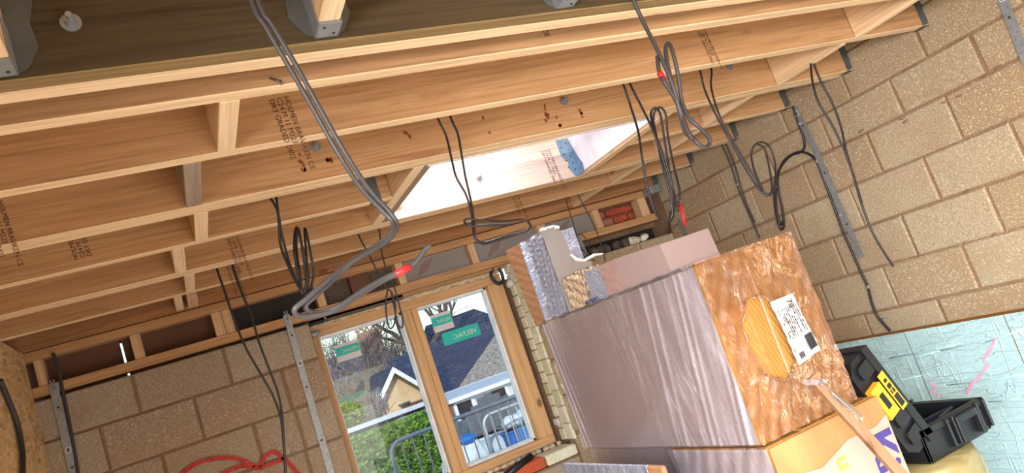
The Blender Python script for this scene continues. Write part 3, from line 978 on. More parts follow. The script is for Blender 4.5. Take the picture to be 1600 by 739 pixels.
def joist(y0, y1, x0, x1, label, mat='joist', z0=ZJ, z1=ZT, n=1, group='roof joists', parts=None):
    t = thing('roof_joist', ((x0 + x1) / 2, (y0 + y1) / 2, z0), label, 'joist', group)
    w = (y1 - y0) / n
    for i in range(n):
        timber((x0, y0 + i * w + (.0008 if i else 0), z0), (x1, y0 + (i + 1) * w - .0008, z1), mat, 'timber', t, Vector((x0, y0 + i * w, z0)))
    return t


XE = XR - .004
XW = XL - .11
J0a = joist(1.475, 1.52, XW, XE, 'dark weathered beam with a washer bolt, nearest of the long timbers', 'old_beam', z1=ZT)
bolt(J0a, *aty(111, 36, 1.475))
J0b = joist(1.522, 1.568, XW, XE, 'pale joist bolted tight behind the dark weathered beam')
J1 = joist(1.665, 1.71, XW, XE, 'single joist just beyond the dark beam, a bent nail under it')
J2 = joist(2.03, 2.075, XW, XE, 'single joist with two grading stamps, second single joist from the dark beam')
J3 = joist(2.468, 2.56, XW, XE, 'doubled bolted joist along the near side of the roof opening', n=2)
J4a = joist(2.915, 2.96, XW, .938, 'short joist left of the roof opening, with an upside down grading stamp')
J4b = joist(2.915, 2.96, 2.2, XE, 'short joist between the right side of the roof opening and the right wall')
J5 = joist(3.36, 3.45, XW, XE, 'doubled joist along the far side of the roof opening, brightly lit inside it', n=2)
J6 = joist(3.82, 3.865, XW, XE, 'single joist between the roof opening and the window wall')
J7 = joist(4.25, 4.294, XW, XE, 'last joist tight to the window wall, with dark damp stains', 'stained')
for t_, y in ((J2, 2.03), (J3, 2.468), (J4b, 2.915), (J5, 3.36), (J6, 3.82)):
    hanger_plate(t_, XE - .042, y - .0005, ZJ, ZT, 1)
hanger_plate(J7, XE - .05, 4.249, ZJ, ZT, 1)
m = hanger_plate(J0a, -.20, 1.474, ZJ + .01, ZT, -1)
hanger_plate(J4a, .89, 2.914, ZJ, ZT, -1)
for u, v in ((493, 229), (881, 158), (1139, 104)):
    bolt(J3, *aty(u, v, 2.468))
bolt(J5, *aty(749, 277, 3.352))
rs = MB(); rr_ = random.Random(8)
for u, v, n in ((474, 262, 7), (512, 250, 5), (852, 175, 7), (905, 170, 4), (872, 192, 4), (640, 215, 3), (760, 190, 2)):
    q = aty(u, v, 2.468)
    for i in range(n):
        c = q + Vector((rr_.gauss(0, .006), 0, rr_.gauss(0, .02)))
        rs.prism([(c.x + math.cos(a) * rr_.uniform(.003, .009), 2.4672, c.z + math.sin(a) * rr_.uniform(.003, .012)) for a in (0, 1, 2, 3, 4, 5)], (0, .0006, 0))
build(rs, 'rust_stains', 'rust', J3)['kind'] = 'stuff'
p = aty(424, 129, 1.665)
build(MB().tube([p + Vector((0, -.002, .01)), p + Vector((.01, -.02, -.006)), p + Vector((.018, -.014, -.014)), p + Vector((.02, -.004, .0))], .003, 6), 'bent_nail', 'galv_dark', J1)
# stamps
p = aty(445, 150, 2.03); stamp(J2, p.x - .005, 2.03, p.z - .002, .022)
p = aty(1102, 47, 2.03); stamp(J2, p.x - .01, 2.03, p.z + .0, .016)
p = aty(2, 313, 2.468); stamp(J3, p.x - .01, 2.468, p.z, .020)
build(MB().box((1.024, 3.352, ZJ + .002), (2.12, 3.3595, ZT)), 'lit_facing', 'lit_joist_board', J5)  # added board, its pale colour paints in the bright light on this joist
p = aty(858, 233, 3.352); stamp(J5, p.x - .012, 3.352, p.z, .022)
p = aty(372, 372, 3.36); stamp(J5, p.x - .01, 3.36, p.z + .01, .020)
p = aty(367, 414, 3.82); stamp(J6, p.x - .01, 3.82, p.z + .01, .018)
p = aty(1246, 130, 2.915); stamp(J4b, p.x, 2.915, p.z + .01, .016)
p = aty(806, 303, 3.82); stamp(J6, p.x, 3.82, p.z + .03, .018)
p = aty(846, 44, 1.665); text('CE', .024, (p.x, 1.6642, p.z), (0.06, 0, -1), (1, 0, .06), 'ink', J1, 'grading_stamp', .0003)
# upside-down stamp on the left short joist
p = aty(118, 404, 2.915); text('HOLMEN BRAV\nC24 M 11 M2\nDRY GRADE', .022, (p.x + .01, 2.9142, p.z - .005), (-.06, 0, 1), (-1, 0, -.06), 'ink', J4a, 'grading_stamp', .0003)

# trimmers of the roof opening and its pale lining
tl = thing('opening_trimmer', (.92, 3.0, ZJ), 'pale cross timber closing the left side of the roof opening', 'timber', 'roof opening trimmers')
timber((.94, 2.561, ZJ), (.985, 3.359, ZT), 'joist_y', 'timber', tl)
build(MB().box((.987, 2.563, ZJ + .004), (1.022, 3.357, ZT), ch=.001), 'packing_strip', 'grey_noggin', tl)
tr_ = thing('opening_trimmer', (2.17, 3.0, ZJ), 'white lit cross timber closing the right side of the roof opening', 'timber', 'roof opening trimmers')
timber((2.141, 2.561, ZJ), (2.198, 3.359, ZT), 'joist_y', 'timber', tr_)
build(MB().box((2.128, 2.563, ZJ + .012), (2.139, 3.357, ZT), ch=.001), 'white_lining', 'white_p', tr_)
# big blue-grey hanger in the far right corner of the opening
m = MB()
hx = 2.125
m.prism([(hx - .075, 3.351, ZT), (hx, 3.351, ZT), (hx, 3.351, ZJ), (hx - .03, 3.351, ZJ), (hx - .055, 3.351, ZJ + .05), (hx - .045, 3.351, ZJ + .085), (hx - .075, 3.351, ZJ + .13)], (0, -.002, 0))
m.prism([(hx, 3.354, ZJ), (hx, 3.30, ZJ + .01), (hx, 3.29, ZJ + .05), (hx, 3.31, ZJ + .09), (hx, 3.33, ZJ + .15), (hx, 3.354, ZT)], (-.002, 0, 0))
hb = build(m, 'joist_hanger', 'galv_blue', org=Vector((hx, 3.354, ZJ)))
tag(hb, 'blue grey steel hanger nailed in the far right corner of the roof opening', 'hanger')
hh = MB()
for i in range(9):
    hh.tube([(hx - .02 - .035 * (i % 2), 3.3485, ZJ + .04 + i * .019), (hx - .02 - .035 * (i % 2), 3.347, ZJ + .04 + i * .019)], .004, 6)
build(hh, 'nail_heads', 'hole', hb)['kind'] = 'stuff'
o = build(MB().box((1.0, 2.562, ZJ - .001), (2.12, 2.58, ZT)), 'lining_strip', 'white_p')
tag(o, 'thin white lining strip along the near edge of the roof opening', 'trim')

# noggins between the joists
NG = [(.22, .268, 1.711, 2.029, 'joist_y'), (.13, .178, 2.076, 2.467, 'grey_noggin'), (.152, .198, 2.561, 2.914, 'joist_y'), (.066, .112, 2.961, 3.359, 'joist_y'), (.098, .142, 3.451, 3.819, 'joist_y'), (.040, .078, 3.866, 4.249, 'joist_y'),
      (2.80, 2.845, 1.711, 2.029, 'joist_y'), (2.76, 2.80, 2.076, 2.467, 'joist_y'), (2.66, 2.70, 2.561, 2.914, 'joist_y'), (2.66, 2.70, 2.961, 3.359, 'joist_y'), (2.61, 2.65, 3.451, 3.819, 'joist_y'), (2.55, 2.59, 3.866, 4.249, 'joist_y')]
for i, (a, b, y0, y1, mt) in enumerate(NG):
    row = 'left' if i < 6 else 'right'
    lb = 'short cross noggin, %s from the dark beam in the %s row' % (ORD[i % 6] if i % 6 else 'first', row)
    if mt == 'grey_noggin': lb = 'weathered grey cross noggin in the left row, the only grey one'
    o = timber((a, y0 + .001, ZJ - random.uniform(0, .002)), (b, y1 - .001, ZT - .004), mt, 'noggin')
    tag(o, lb, 'noggin', 'noggins between the joists')
tag(build(MB().box((.10, 3.99, ZJ - .0), (.15, 4.249, ZJ + .10), ch=.002), 'noggin_offcut', 'joist_y'), 'small pale offcut beside the last left noggin by the window wall', 'noggin')

# short joists running from the dark beam back over the camera
for i, (x, lb) in enumerate(((-.185, 'short joist hung at the far left end of the dark beam, almost out of view'), (.42, 'short joist hung on the dark beam in a white hanger, left of two'), (1.035, 'short joist hung on the dark beam by a white hanger, right of two'))):
    t = thing('front_joist', (x, 1.0, ZJ), lb, 'joist', 'short joists over the camera')
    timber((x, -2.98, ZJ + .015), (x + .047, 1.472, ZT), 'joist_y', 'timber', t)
    hm = MB()
    hm.box((x - .002, 1.415, ZJ + .008), (x + .049, 1.472, ZJ + .0135))
    hm.box((x - .003, 1.415, ZJ + .008), (x - .001, 1.472, ZJ + .10)); hm.box((x + .048, 1.415, ZJ + .008), (x + .050, 1.472, ZJ + .10))
    hg = build(hm, 'hanger', 'galv', t)
    hw = MB()
    for s_ in (-1, 1):
        x_ = x if s_ < 0 else x + .047
        hw.prism([(x_ + s_ * a, 1.4735, ZJ + .01 + b) for a, b in ((0, 0), (.02, .01), (.045, .05), (.04, .10), (.055, .15), (.05, .205), (0, .205))], (0, -.0015, 0))
    build(hw, 'hanger_wing', 'galv_dark', t)
    nl = MB()
    for a, b in ((.012, 1.43), (.036, 1.455)):
        nl.tube([(x + a, b, ZJ + .009), (x + a, b, ZJ + .0065)], .0035, 8)
    build(nl, 'nail_hole', 'hole', t)['kind'] = 'stuff'
for x, nt in ((1.64, 'nearest to the two hung ones'), (2.24, 'middle one of three'), (2.84, 'nearest to the right wall')):
    t = thing('front_joist', (x, 1.0, ZJ), 'short joist over the camera out of the frame, ' + nt, 'joist', 'short joists out of view')
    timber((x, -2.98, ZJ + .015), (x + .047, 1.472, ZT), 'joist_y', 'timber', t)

# ------------------------------------------------------------------ straps
def strap(p0, p1, w, normal, label, hook=False, code=None):
    p0 = Vector(p0); p1 = Vector(p1); nrm = Vector(normal)
    d = (p1 - p0).normalized(); sd = d.cross(nrm).normalized()
    t = thing('restraint_strap', p1 if p1.z < p0.z else p0, label, 'strap', 'galvanised restraint straps')
    m = MB().ribbon([p0 + nrm * .004, p1 + nrm * .004], w, nrm, .0025)
    build(m, 'strip', 'galv', t)
    if hook:
        build(MB().ribbon([p0 + nrm * .0066 + sd * .008 - d * .02, p0 + nrm * .0066 + d * .03], .006, nrm, .006).ribbon([p0 + nrm * .0066 - sd * .008 - d * .02, p0 + nrm * .0066 + d * .03], .006, nrm, .006), 'bent_lug', 'galv', t)
    h = MB(); L = (p1 - p0).length; n = int(L / .028)
    for i in range(n):
        q = p0 + d * (.02 + i * .028) + sd * (w * .22 * (1 if i % 2 else -1)) + nrm * .0066
        h.tube([q, q + nrm * .0006], .0022, 6)
    for i in range(int(L / .3) + 1):
        q = p0 + d * (.12 + i * .3) + nrm * .0066
        if (q - p0).length < L - .01:
            h.tube([q, q + nrm * .0012], .006, 8)
    o = build(h, 'punched_holes', 'hole', t); o['kind'] = 'stuff'
    if code is not None:
        q = p0 + d * code + nrm * .0069
        build(MB().ribbon([q, q + d * .028], .022, nrm, .0006), 'code_label', 'sticker_w', t)
        build(MB().ribbon([q + d * .004 + nrm * .0007, q + d * .024 + nrm * .0007], .014, nrm, .0004), 'code_mark', 'galv_dark', t)
    return t


A = lambda u, v: aty(u, v, YB - .005)
B = lambda u, v: atx(u, v, XR - .005)
strap(A(447, 492), A(523, 760), .036, (0, -1, 0), 'galvanised strap on blocks just left of the window', True, .27)
strap(A(83, 600), A(120, 760), .038, (0, -1, 0), 'galvanised strap in the far left corner of the window wall', True, .32)
strap(B(1241, 166), B(1283, 250), .036, (-1, 0, 0), 'upper grey strap hanging below the joist ends on the right wall', False, .03)
strap(B(1277, 238) + Vector((-.004, 0, 0)), B(1348, 402) + Vector((-.004, 0, 0)), .036, (-1, 0, 0), 'bright lower strap in the middle of the right wall')
strap(B(1562, -15), B(1607, 100), .038, (-1, 0, 0), 'galvanised strap at the top right corner of the right wall', False, .02)
strap(B(1061, 342), B(1090, 412), .036, (-1, 0, 0), 'grey strap on the right wall behind the red taped thin cables')
strap(A(901, 366), A(920, 412), .036, (0, -1, 0), 'short grey strap on the back wall above the insulation offcuts')
tag(build(MB().box((3.16, 4.19, .70), (3.25, 4.292, .755), ch=.003), 'plate_bracket', 'galv'), 'small grey bracket at the right end of the top plate', 'bracket')
build(MB().lump(aty(492, 521, YB + .06), (.03, .02, .02), 8, 6, .1), 'packer', 'galv', win)['label'] = 'small silver packer end at the top left corner'

# ------------------------------------------------------------------ cables
def cable(strands, Y, r, label, group, mat='cable_b', tape=None, name='hanging_cable', fl=0.0):
    all_ = []
    base = None
    for k_, st in enumerate(strands):
        pts = []
        n = len(st)
        for i, q in enumerate(st):
            y = q[2] if len(q) > 2 else Y
            y += fl * math.sin(i * 1.7 + k_)
            pts.append(aty(q[0], q[1], y))
        if pts[0].z > .6:
            pts.insert(0, Vector((pts[0].x, pts[0].y, ZT + .001)))
        all_.append(smoothpath(pts, 6))
    low = min((p for s_ in all_ for p in s_), key=lambda p: p.z)
    t = thing(name, low, label, 'cable', group)
    for s_ in all_:
        build(MB().tube(s_, r, 8), 'cable_run', mat, t, True)
    if tape:
        for (a, b) in tape:
            pa = aty(a[0], a[1], a[2]); pb = aty(b[0], b[1], b[2])
            build(MB().tube([pa, (pa + pb) / 2, pb], r * 1.45, 10), 'red_tape', 'tape', t, True)
    return t


GC = 'cables hanging from the joists'
c1 = [(388, -12, 1.10), (415, 42, 1.10), (455, 110, 1.11), (492, 175, 1.12), (530, 242, 1.13), (565, 295, 1.15), (596, 328, 1.16), (613, 346, 1.16), (612, 362, 1.15), (590, 382, 1.14), (545, 412, 1.12), (510, 440, 1.10), (478, 468, 1.09), (461, 482, 1.09), (464, 492, 1.10), (482, 494, 1.11), (520, 486, 1.12), (560, 462, 1.13), (600, 438, 1.14), (620, 429, 1.14)]
c1b = [(398, -12, 1.10), (426, 40, 1.10), (466, 108, 1.11), (503, 175, 1.12), (540, 240, 1.13), (577, 296, 1.15), (608, 330, 1.16), (620, 350, 1.16), (616, 364, 1.15), (598, 382, 1.14), (553, 408, 1.12), (520, 438, 1.11), (492, 463, 1.10), (478, 476, 1.10), (482, 486, 1.11), (500, 488, 1.12), (530, 478, 1.12), (570, 452, 1.13), (606, 432, 1.14), (622, 426, 1.14), (640, 417, 1.14), (652, 407, 1.14), (664, 390, 1.14), (672, 384, 1.14)]
cable([c1, c1b], 1.1, .0042, 'thick twin grey cable nearest the camera, looping low with a red taped end', GC, 'cable', [((618, 429, 1.139), (640, 417, 1.139))])
cable([[(985, -12), (1003, 30), (1028, 80), (1048, 125), (1062, 170), (1075, 205), (1088, 222), (1100, 230), (1108, 226), (1108, 216), (1094, 200), (1078, 186), (1066, 160), (1060, 120), (1052, 84), (1045, 68), (1040, 74), (1042, 95), (1050, 130), (1062, 175), (1070, 205), (1082, 217)],
       [(1027, 88), (1030, 112), (1038, 128), (1052, 150), (1064, 172), (1070, 195), (1079, 214)]], 1.45, .0055, 'grey cable with a narrow upper loop, lower kink and red tape, right of centre', GC, 'cable', [((1030, 113, 1.448), (1037, 125, 1.448))], fl=.01)
cable([[(684, 184), (697, 212), (706, 250), (713, 277), (728, 304), (737, 335), (741, 368), (752, 381), (775, 376), (805, 367), (824, 360), (828, 350), (815, 343), (785, 346), (750, 344), (730, 342), (726, 347), (735, 353), (760, 352), (800, 351)],
       [(704, 183), (715, 208), (721, 240), (727, 275), (736, 315), (741, 350), (743, 372), (760, 379), (790, 369), (820, 362), (830, 352)]], 2.28, .0042, 'black cable pair hanging over the white lit opening, ending in a flat sideways loop', GC, fl=.008)
cable([[(391, 239), (396, 262), (415, 298), (433, 328), (440, 365), (452, 410), (466, 446), (473, 460)],
       [(420, 234), (426, 270), (432, 310), (436, 350), (439, 385), (455, 425), (469, 452)],
       [(473, 460), (466, 430), (460, 392), (461, 362), (465, 356), (470, 375), (476, 415), (479, 445)],
       [(475, 460), (480, 430), (478, 390), (476, 358), (480, 368), (487, 405), (490, 430), (484, 452), (476, 461)],
       [(473, 459), (468, 425), (463, 385), (466, 358), (472, 385), (482, 430), (478, 456)]], 2.72, .0048, 'dark cable pair left of centre with a tall bundled loop behind the thick cable', GC, fl=.01)
cable([[(339, 420), (352, 458), (368, 505), (385, 545), (405, 580), (425, 615), (438, 650), (443, 690), (446, 745)],
       [(363, 414), (375, 450), (392, 492), (405, 535), (420, 575), (434, 612), (441, 650), (444, 700), (447, 745)]], 3.6, .0052, 'black cable pair hanging down in front of the block wall left of the window', GC)
cable([[(560, 366), (575, 395), (590, 425), (600, 445), (606, 452)], [(592, 358), (596, 392), (605, 425), (615, 446), (622, 470), (629, 500), (628, 512), (622, 506), (616, 480), (611, 455)],
       [(606, 452), (603, 470), (604, 495), (609, 513), (616, 506), (618, 480), (613, 458), (606, 452)]], 3.62, .0042, 'thin dark cable pair with a small loop hanging before the window mullion', GC)
cable([[(974, 132), (985, 165), (997, 205), (1003, 245), (1012, 295), (1024, 332), (1038, 347), (1050, 342), (1053, 318), (1048, 280), (1036, 240), (1022, 205), (1017, 178), (1024, 169), (1032, 180), (1040, 230), (1050, 290), (1058, 320)],
       [(984, 130), (1003, 168), (1022, 208), (1040, 262), (1052, 300), (1060, 330)],
       [(1052, 340), (1046, 300), (1034, 255), (1026, 215), (1021, 182), (1030, 168), (1040, 178), (1044, 215), (1054, 265), (1062, 300), (1058, 330)]], 2.28, .0046, 'black cable bundle of tall loops with a red tip, right of the roof opening', GC, tape=[((1063, 318, 2.27), (1070, 352, 2.27))], fl=.012)
cable([[(1093, 108), (1101, 140), (1120, 182), (1145, 228), (1170, 272), (1190, 300), (1203, 305), (1211, 288), (1211, 255), (1203, 230), (1190, 222), (1178, 228), (1174, 245), (1180, 270), (1192, 296)],
       [(1111, 106), (1111, 135), (1124, 180), (1150, 228), (1176, 272), (1196, 302), (1206, 296), (1202, 262), (1194, 232), (1184, 226)]], 2.25, .0042, 'black cable pair curving right to a thin round loop before the right wall', GC, fl=.01)
cable([[(1266, 76), (1267, 105), (1271, 135), (1280, 162), (1300, 195), (1318, 232), (1333, 272), (1345, 315), (1362, 360), (1380, 392), (1396, 416)],
       [(1267, 76), (1272, 100), (1283, 128), (1300, 160), (1314, 198), (1322, 235), (1334, 275), (1347, 318)]], 2.25, .0048, 'long black cable pair hanging free before the right wall, right of the straps', GC)
cable([[(877, 285), (886, 318), (896, 350), (903, 378)], [(892, 282), (905, 308), (922, 340), (936, 372), (946, 408)], [(903, 378), (900, 392), (908, 402), (920, 396), (918, 378), (908, 366), (900, 372), (914, 395), (930, 408)]], 3.95, .0035, 'thin dark cable pair with a small grey loop above the insulation offcuts', GC, 'cable')


def wallcable(paths, r, label, mat='cable_b', plane='x', val=XR - .012, clips=()):
    f_ = atx if plane == 'x' else aty
    P = [smoothpath([f_(u, v, val) for u, v in st], 6) for st in paths]
    low = min((p for s_ in P for p in s_), key=lambda p: p.z)
    t = thing('wall_cable', low, label, 'cable', 'cables fixed to the walls')
    for s_ in P: build(MB().tube(s_, r, 8), 'cable_run', mat, t, True)
    for u, v in clips:
        build(MB().lump(f_(u, v, val), .011, 8, 6, 0), 'cable_clip', 'galv', t)
    return t


wallcable([[(1239, 166), (1247, 190), (1255, 212), (1257, 230), (1250, 238), (1236, 243), (1222, 258), (1212, 280), (1210, 310), (1214, 340), (1220, 358), (1225, 352), (1222, 325), (1216, 295), (1216, 272), (1226, 250), (1246, 238), (1262, 240), (1276, 252), (1288, 282), (1302, 320), (1316, 358), (1330, 390), (1345, 424), (1356, 448), (1362, 472), (1372, 495), (1391, 517)],
           [(1212, 295), (1213, 325), (1219, 350), (1224, 345)]], .0068, 'thick black cable clipped down the right wall beside the strap, with a hanging loop', clips=((1250, 193), (1277, 252), (1313, 336), (1357, 448), (1382, 500)))
wallcable([[(1126, 222), (1142, 258), (1152, 290), (1163, 318), (1175, 345), (1187, 372)], [(1133, 222), (1148, 258), (1157, 290), (1168, 322), (1180, 348)]], .005, 'thin grey cable pair running down the right wall behind the pack', 'cable', clips=((1153, 288),))
wallcable([[(1047, 330), (1046, 360), (1047, 385), (1044, 408)]], .0045, 'single thin dark cable hanging by the corner of the two block walls', val=XR - .03)
wallcable([[(0, 594), (12, 622), (25, 655), (33, 690), (36, 720), (35, 745)]], .011, 'dark grey cable bent down the pale chipboard partition at the left edge', 'cable', 'x', XL + .015)
wallcable([[(83, 552), (92, 580), (97, 605), (104, 640), (112, 680), (119, 720), (124, 755)]], .008, 'grey cable running down beside the far left strap', 'cable', 'y', YB - .012)

# ------------------------------------------------------------------ foil board lining on the right wall
BF = 3.205; BT = -.562
ys = [1.0, 1.72, 2.20, 2.72, 3.22, 4.1]
lbs = ['foil faced board against the right wall, cut off by the right edge of the view', 'foil faced board on the right wall, right of the pink scribbles', 'foil faced board on the right wall above the open black tool case', 'foil faced board on the right wall beside the tall wrapped pack', 'foil faced board on the right wall, far end hidden behind the wrapped pack']
boards = []
for i in range(5):
    a, b = ys[i], ys[i + 1]
    t = thing('foil_board', (BF, (a + b) / 2, FL), lbs[i], 'insulation', 'foil boards lining the right wall')
    build(MB().box((BF + .008, a + .002, FL + .001), (XR - .01, b - .002, BT - .001)), 'foam_core', 'foam_edge', t)
    m = MB().grid((BF, b - .002, FL + .001), (0, -(b - a) + .004, 0), (0, 0, BT - FL - .001), 24, 26,
                  lambda p, q: -.0 + .0025 * math.sin(p * 5 + q * 17 + i) * math.sin(q * 9) + random.uniform(0, .0012))
    build(m, 'foil_face', 'foil', t, True)
    boards.append(t)
# raised creases across the foil
for i, (u0, v0, u1, v1) in enumerate(((1330, 577, 1470, 548), (1470, 548, 1598, 516), (1350, 600, 1440, 587), (1480, 602, 1600, 585), (1545, 628, 1600, 622), (1390, 560, 1500, 536), (1540, 535, 1600, 512))):
    m = MB().tube([atx(u0, v0, BF - .001), atx((u0 + u1) / 2, (v0 + v1) / 2 + 1, BF - .001), atx(u1, v1, BF - .001)], .003, 6)
    y = atx((u0 + u1) / 2, (v0 + v1) / 2, BF).y
    host = boards[max(0, min(4, sum(1 for q in ys[1:] if q < y)))]
    build(m, 'foil_crease', 'foil', host, True)
m = MB()
for path in ([(1556, 528), (1548, 545), (1536, 562), (1545, 568), (1530, 590), (1518, 600), (1510, 616)], [(1452, 598), (1462, 604), (1455, 612), (1466, 618)]):
    m.ribbon([atx(u, v, BF - .004) for u, v in path], .012, (-1, 0, 0), .001)
build(m, 'pink_scribble', 'pink', boards[1])['kind'] = 'stuff'

# ------------------------------------------------------------------ insulation packs
PX0, PX1, PY0, PY1, PZ0, PZ1 = 1.50, 1.925, 1.92, 3.115, -.533, .062
rnd2 = random.Random(5)


def sheets(t, x0, x1, y0, y1, z0, z1, n, mats=('paper', 'foam_edge')):
    w = (x1 - x0) / n
    for i in range(n):
        m = MB()
        a = x0 + i * w + .0002; b = x0 + (i + 1) * w - .0002; dy = rnd2.uniform(0, .006)
        m.box((a, y0 + dy, z0 + .001), (b, y1, z1 - rnd2.uniform(0, .004)), ch=.005)
        # faces pointing along x take the paper facing
        for fi, f in enumerate(m.f):
            n_ = (m.v[f[1]] - m.v[f[0]]).cross(m.v[f[2]] - m.v[f[0]])
            if n_.length > 0 and abs(n_.normalized().x) > .9: m.mi[fi] = 0
            else: m.mi[fi] = 1
        build(m, 'board', list(mats), t, org=Vector((a, y0, z0)))


pk = thing('insulation_pack', ((PX0 + PX1) / 2, (PY0 + PY1) / 2, PZ0), 'tall wrapped pack of insulation boards with torn front film and white label', 'insulation')
sheets(pk, PX0, PX1, PY0, PY1, PZ0, PZ1, 6)


def side_fn(a, b):    # a along y from far to near, b up
    near = max(0, (a - .45) / .55)
    far = max(0, (.16 - a - (1 - b) * .02) / .16)
    fan = a + (1 - b) * .10 * 1.0
    w = math.sin(fan * 150) * .5 + math.sin(fan * 97 + 1.3) * .5
    env = near ** 1.1 * (0.35 + .65 * abs(math.sin(fan * 23))) * (.4 + .6 * (1 - b * .35))
    w2 = math.sin((a - (1 - b) * .05) * 210)
    return .0035 + .011 * env * max(-.15, w) * (.5 + .5 * math.sin(fan * 41 + 2)) + .007 * far * max(0, w2) + .0006 * math.sin(a * 60 + b * 4)


m = MB().grid((PX0 - .001, PY1, PZ0 + .003), (0, -(PY1 - PY0) - .004, 0), (0, 0, PZ1 - PZ0), 420, 24, side_fn)
fs_ = build(m, 'side_film', 'film_side', pk, True)


def front_fn(a, b):
    n = math.sin(a * 31 + b * 9) * math.sin(b * 27 - a * 11) * .5 + math.sin(a * 57 - b * 43) * .3 + math.sin(b * 71 + a * 23) * .2
    low = 1.0 if b < .35 else .55
    return .009 + .008 * n * low + rnd2.uniform(-.0012, .0012)


def hole(a, b):
    # tear in the film: tall slanted opening
    ca = .40 + .0 * b; ra = .20; cb = .50; rb = .235
    q = ((a - ca) / ra) ** 2 + ((b - cb) / rb) ** 2 + .18 * math.sin(a * 40) * math.sin(b * 33)
    return q < 1


m = MB().grid((PX0 - .004, PY0, PZ0 + .003), (PX1 - PX0 + .012, 0, 0), (0, 0, PZ1 - PZ0 + .002), 46, 64, front_fn, hole)
build(m, 'front_film', 'film', pk, True)
m = MB().grid((PX1 + .001, PY0, PZ0 + .003), (0, PY1 - PY0, 0), (0, 0, PZ1 - PZ0), 40, 20, lambda a, b: .004 + .003 * math.sin(a * 60 + b * 7))
build(m, 'side_film', 'film_side', pk, True)
# crumpled rim of film round the tear
rim = MB()
ring = []
for i in range(40):
    an = 2 * math.pi * i / 40
    a = .40 + .205 * math.cos(an) * (1 + .06 * math.sin(5 * an)); b = .50 + .24 * math.sin(an) * (1 + .05 * math.sin(7 * an))
    ring.append(Vector((PX0 + a * (PX1 - PX0), PY0 - .013 - .006 * math.sin(9 * an), PZ0 + b * (PZ1 - PZ0))))
rim.tube(ring + [ring[0]], [.0035 + .0025 * math.sin(i * 2.1) for i in range(41)], 6)
build(rim, 'torn_edge', 'film', pk, True)
# shipping label
L0 = aty(1203, 472, PY0 - .022); L1 = aty(1238, 458, PY0 - .022); L2 = aty(1282, 546, PY0 - .022); L3 = aty(1249, 571, PY0 - .022)
m = MB(); nx, nz = 8, 18; k0 = 0
for j in range(nz + 1):
    for i in range(nx + 1):
        a = i / nx; b = j / nz
        p = (L0 * (1 - a) + L1 * a) * (1 - b) + (L3 * (1 - a) + L2 * a) * b
        m.v.append(p + Vector((0, .0035 * math.sin(a * 9 + b * 14) * math.sin(b * 21), 0)))
for j in range(nz):
    for i in range(nx):
        q = j * (nx + 1) + i; m.f.append([q, q + nx + 1, q + nx + 2, q + 1]); m.mi.append(0)
lab = build(m, 'shipping_label', 'label_paper', pk, True)
lab['label'] = 'creased white label with a barcode'


def on_label(a, b, dy=-.0055):
    p = (L0 * (1 - a) + L1 * a) * (1 - b) + (L3 * (1 - a) + L2 * a) * b
    return p + Vector((0, dy, 0))


bc_ = MB()
for i in range(16):
    b = .68 + i * .0145
    bc_.ribbon([on_label(.62, b), on_label(.93, b)], .003 if i % 3 else .005, (0, -1, 0), .0005)
for r_ in range(3):
    for i in range(4):
        bc_.ribbon([on_label(.14 + r_ * .07, .86 + i * .022), on_label(.19 + r_ * .07, .86 + i * .022)], .004, (0, -1, 0), .0005)
build(bc_, 'barcode', 'ink_dark', lab)['kind'] = 'stuff'
ld = (L3 - L0).normalized(); lx = (L1 - L0).normalized()
sq = MB(); rq = random.Random(4)
for q in range(10):
    b = .16
    while b < .62:
        e = b + rq.uniform(.02, .06)
        if rq.random() < .75: sq.ribbon([on_label(.10 + .083 * q, b), on_label(.10 + .083 * q, min(e, .62))], rq.choice((.002, .003, .004)), (0, -1, 0), .0004)
        b = e + .012
build(sq, 'small_print', 'ink_dark', lab)['kind'] = 'stuff'
text('70', .030, on_label(.60, .06), ld, lx, 'ink_dark', lab, 'label_print', .0003)
# strip of film wrapped along the top edge
m = MB().tube([(PX0 - .002, y, PZ1 + .002 + .002 * math.sin(y * 60)) for y in [PY1 - i * .03 for i in range(40)]], .004, 6)
build(m, 'film_edge', 'film_side', pk, True)

# lower packs
def lower(name, x0, x1, y0, y1, z0, z1, label, n=6):
    t = thing(name, ((x0 + x1) / 2, (y0 + y1) / 2, z0), label, 'insulation', 'packs under the tall wrapped pack')
    sheets(t, x0, x1, y0, y1, z0, z1, n)
    return t


LZ0, LZ1 = -1.134, -.536
lp = lower('insulation_pack', 1.50, 1.985, 1.90, 2.425, LZ0, LZ1, 'film wrapped pack with printed paper front and purple letters, under the tall pack')
build(MB().box((1.498, 1.886, LZ0), (1.994, 1.899, LZ1 - .004), ch=.003), 'kraft_wrap', 'kraft', lp)
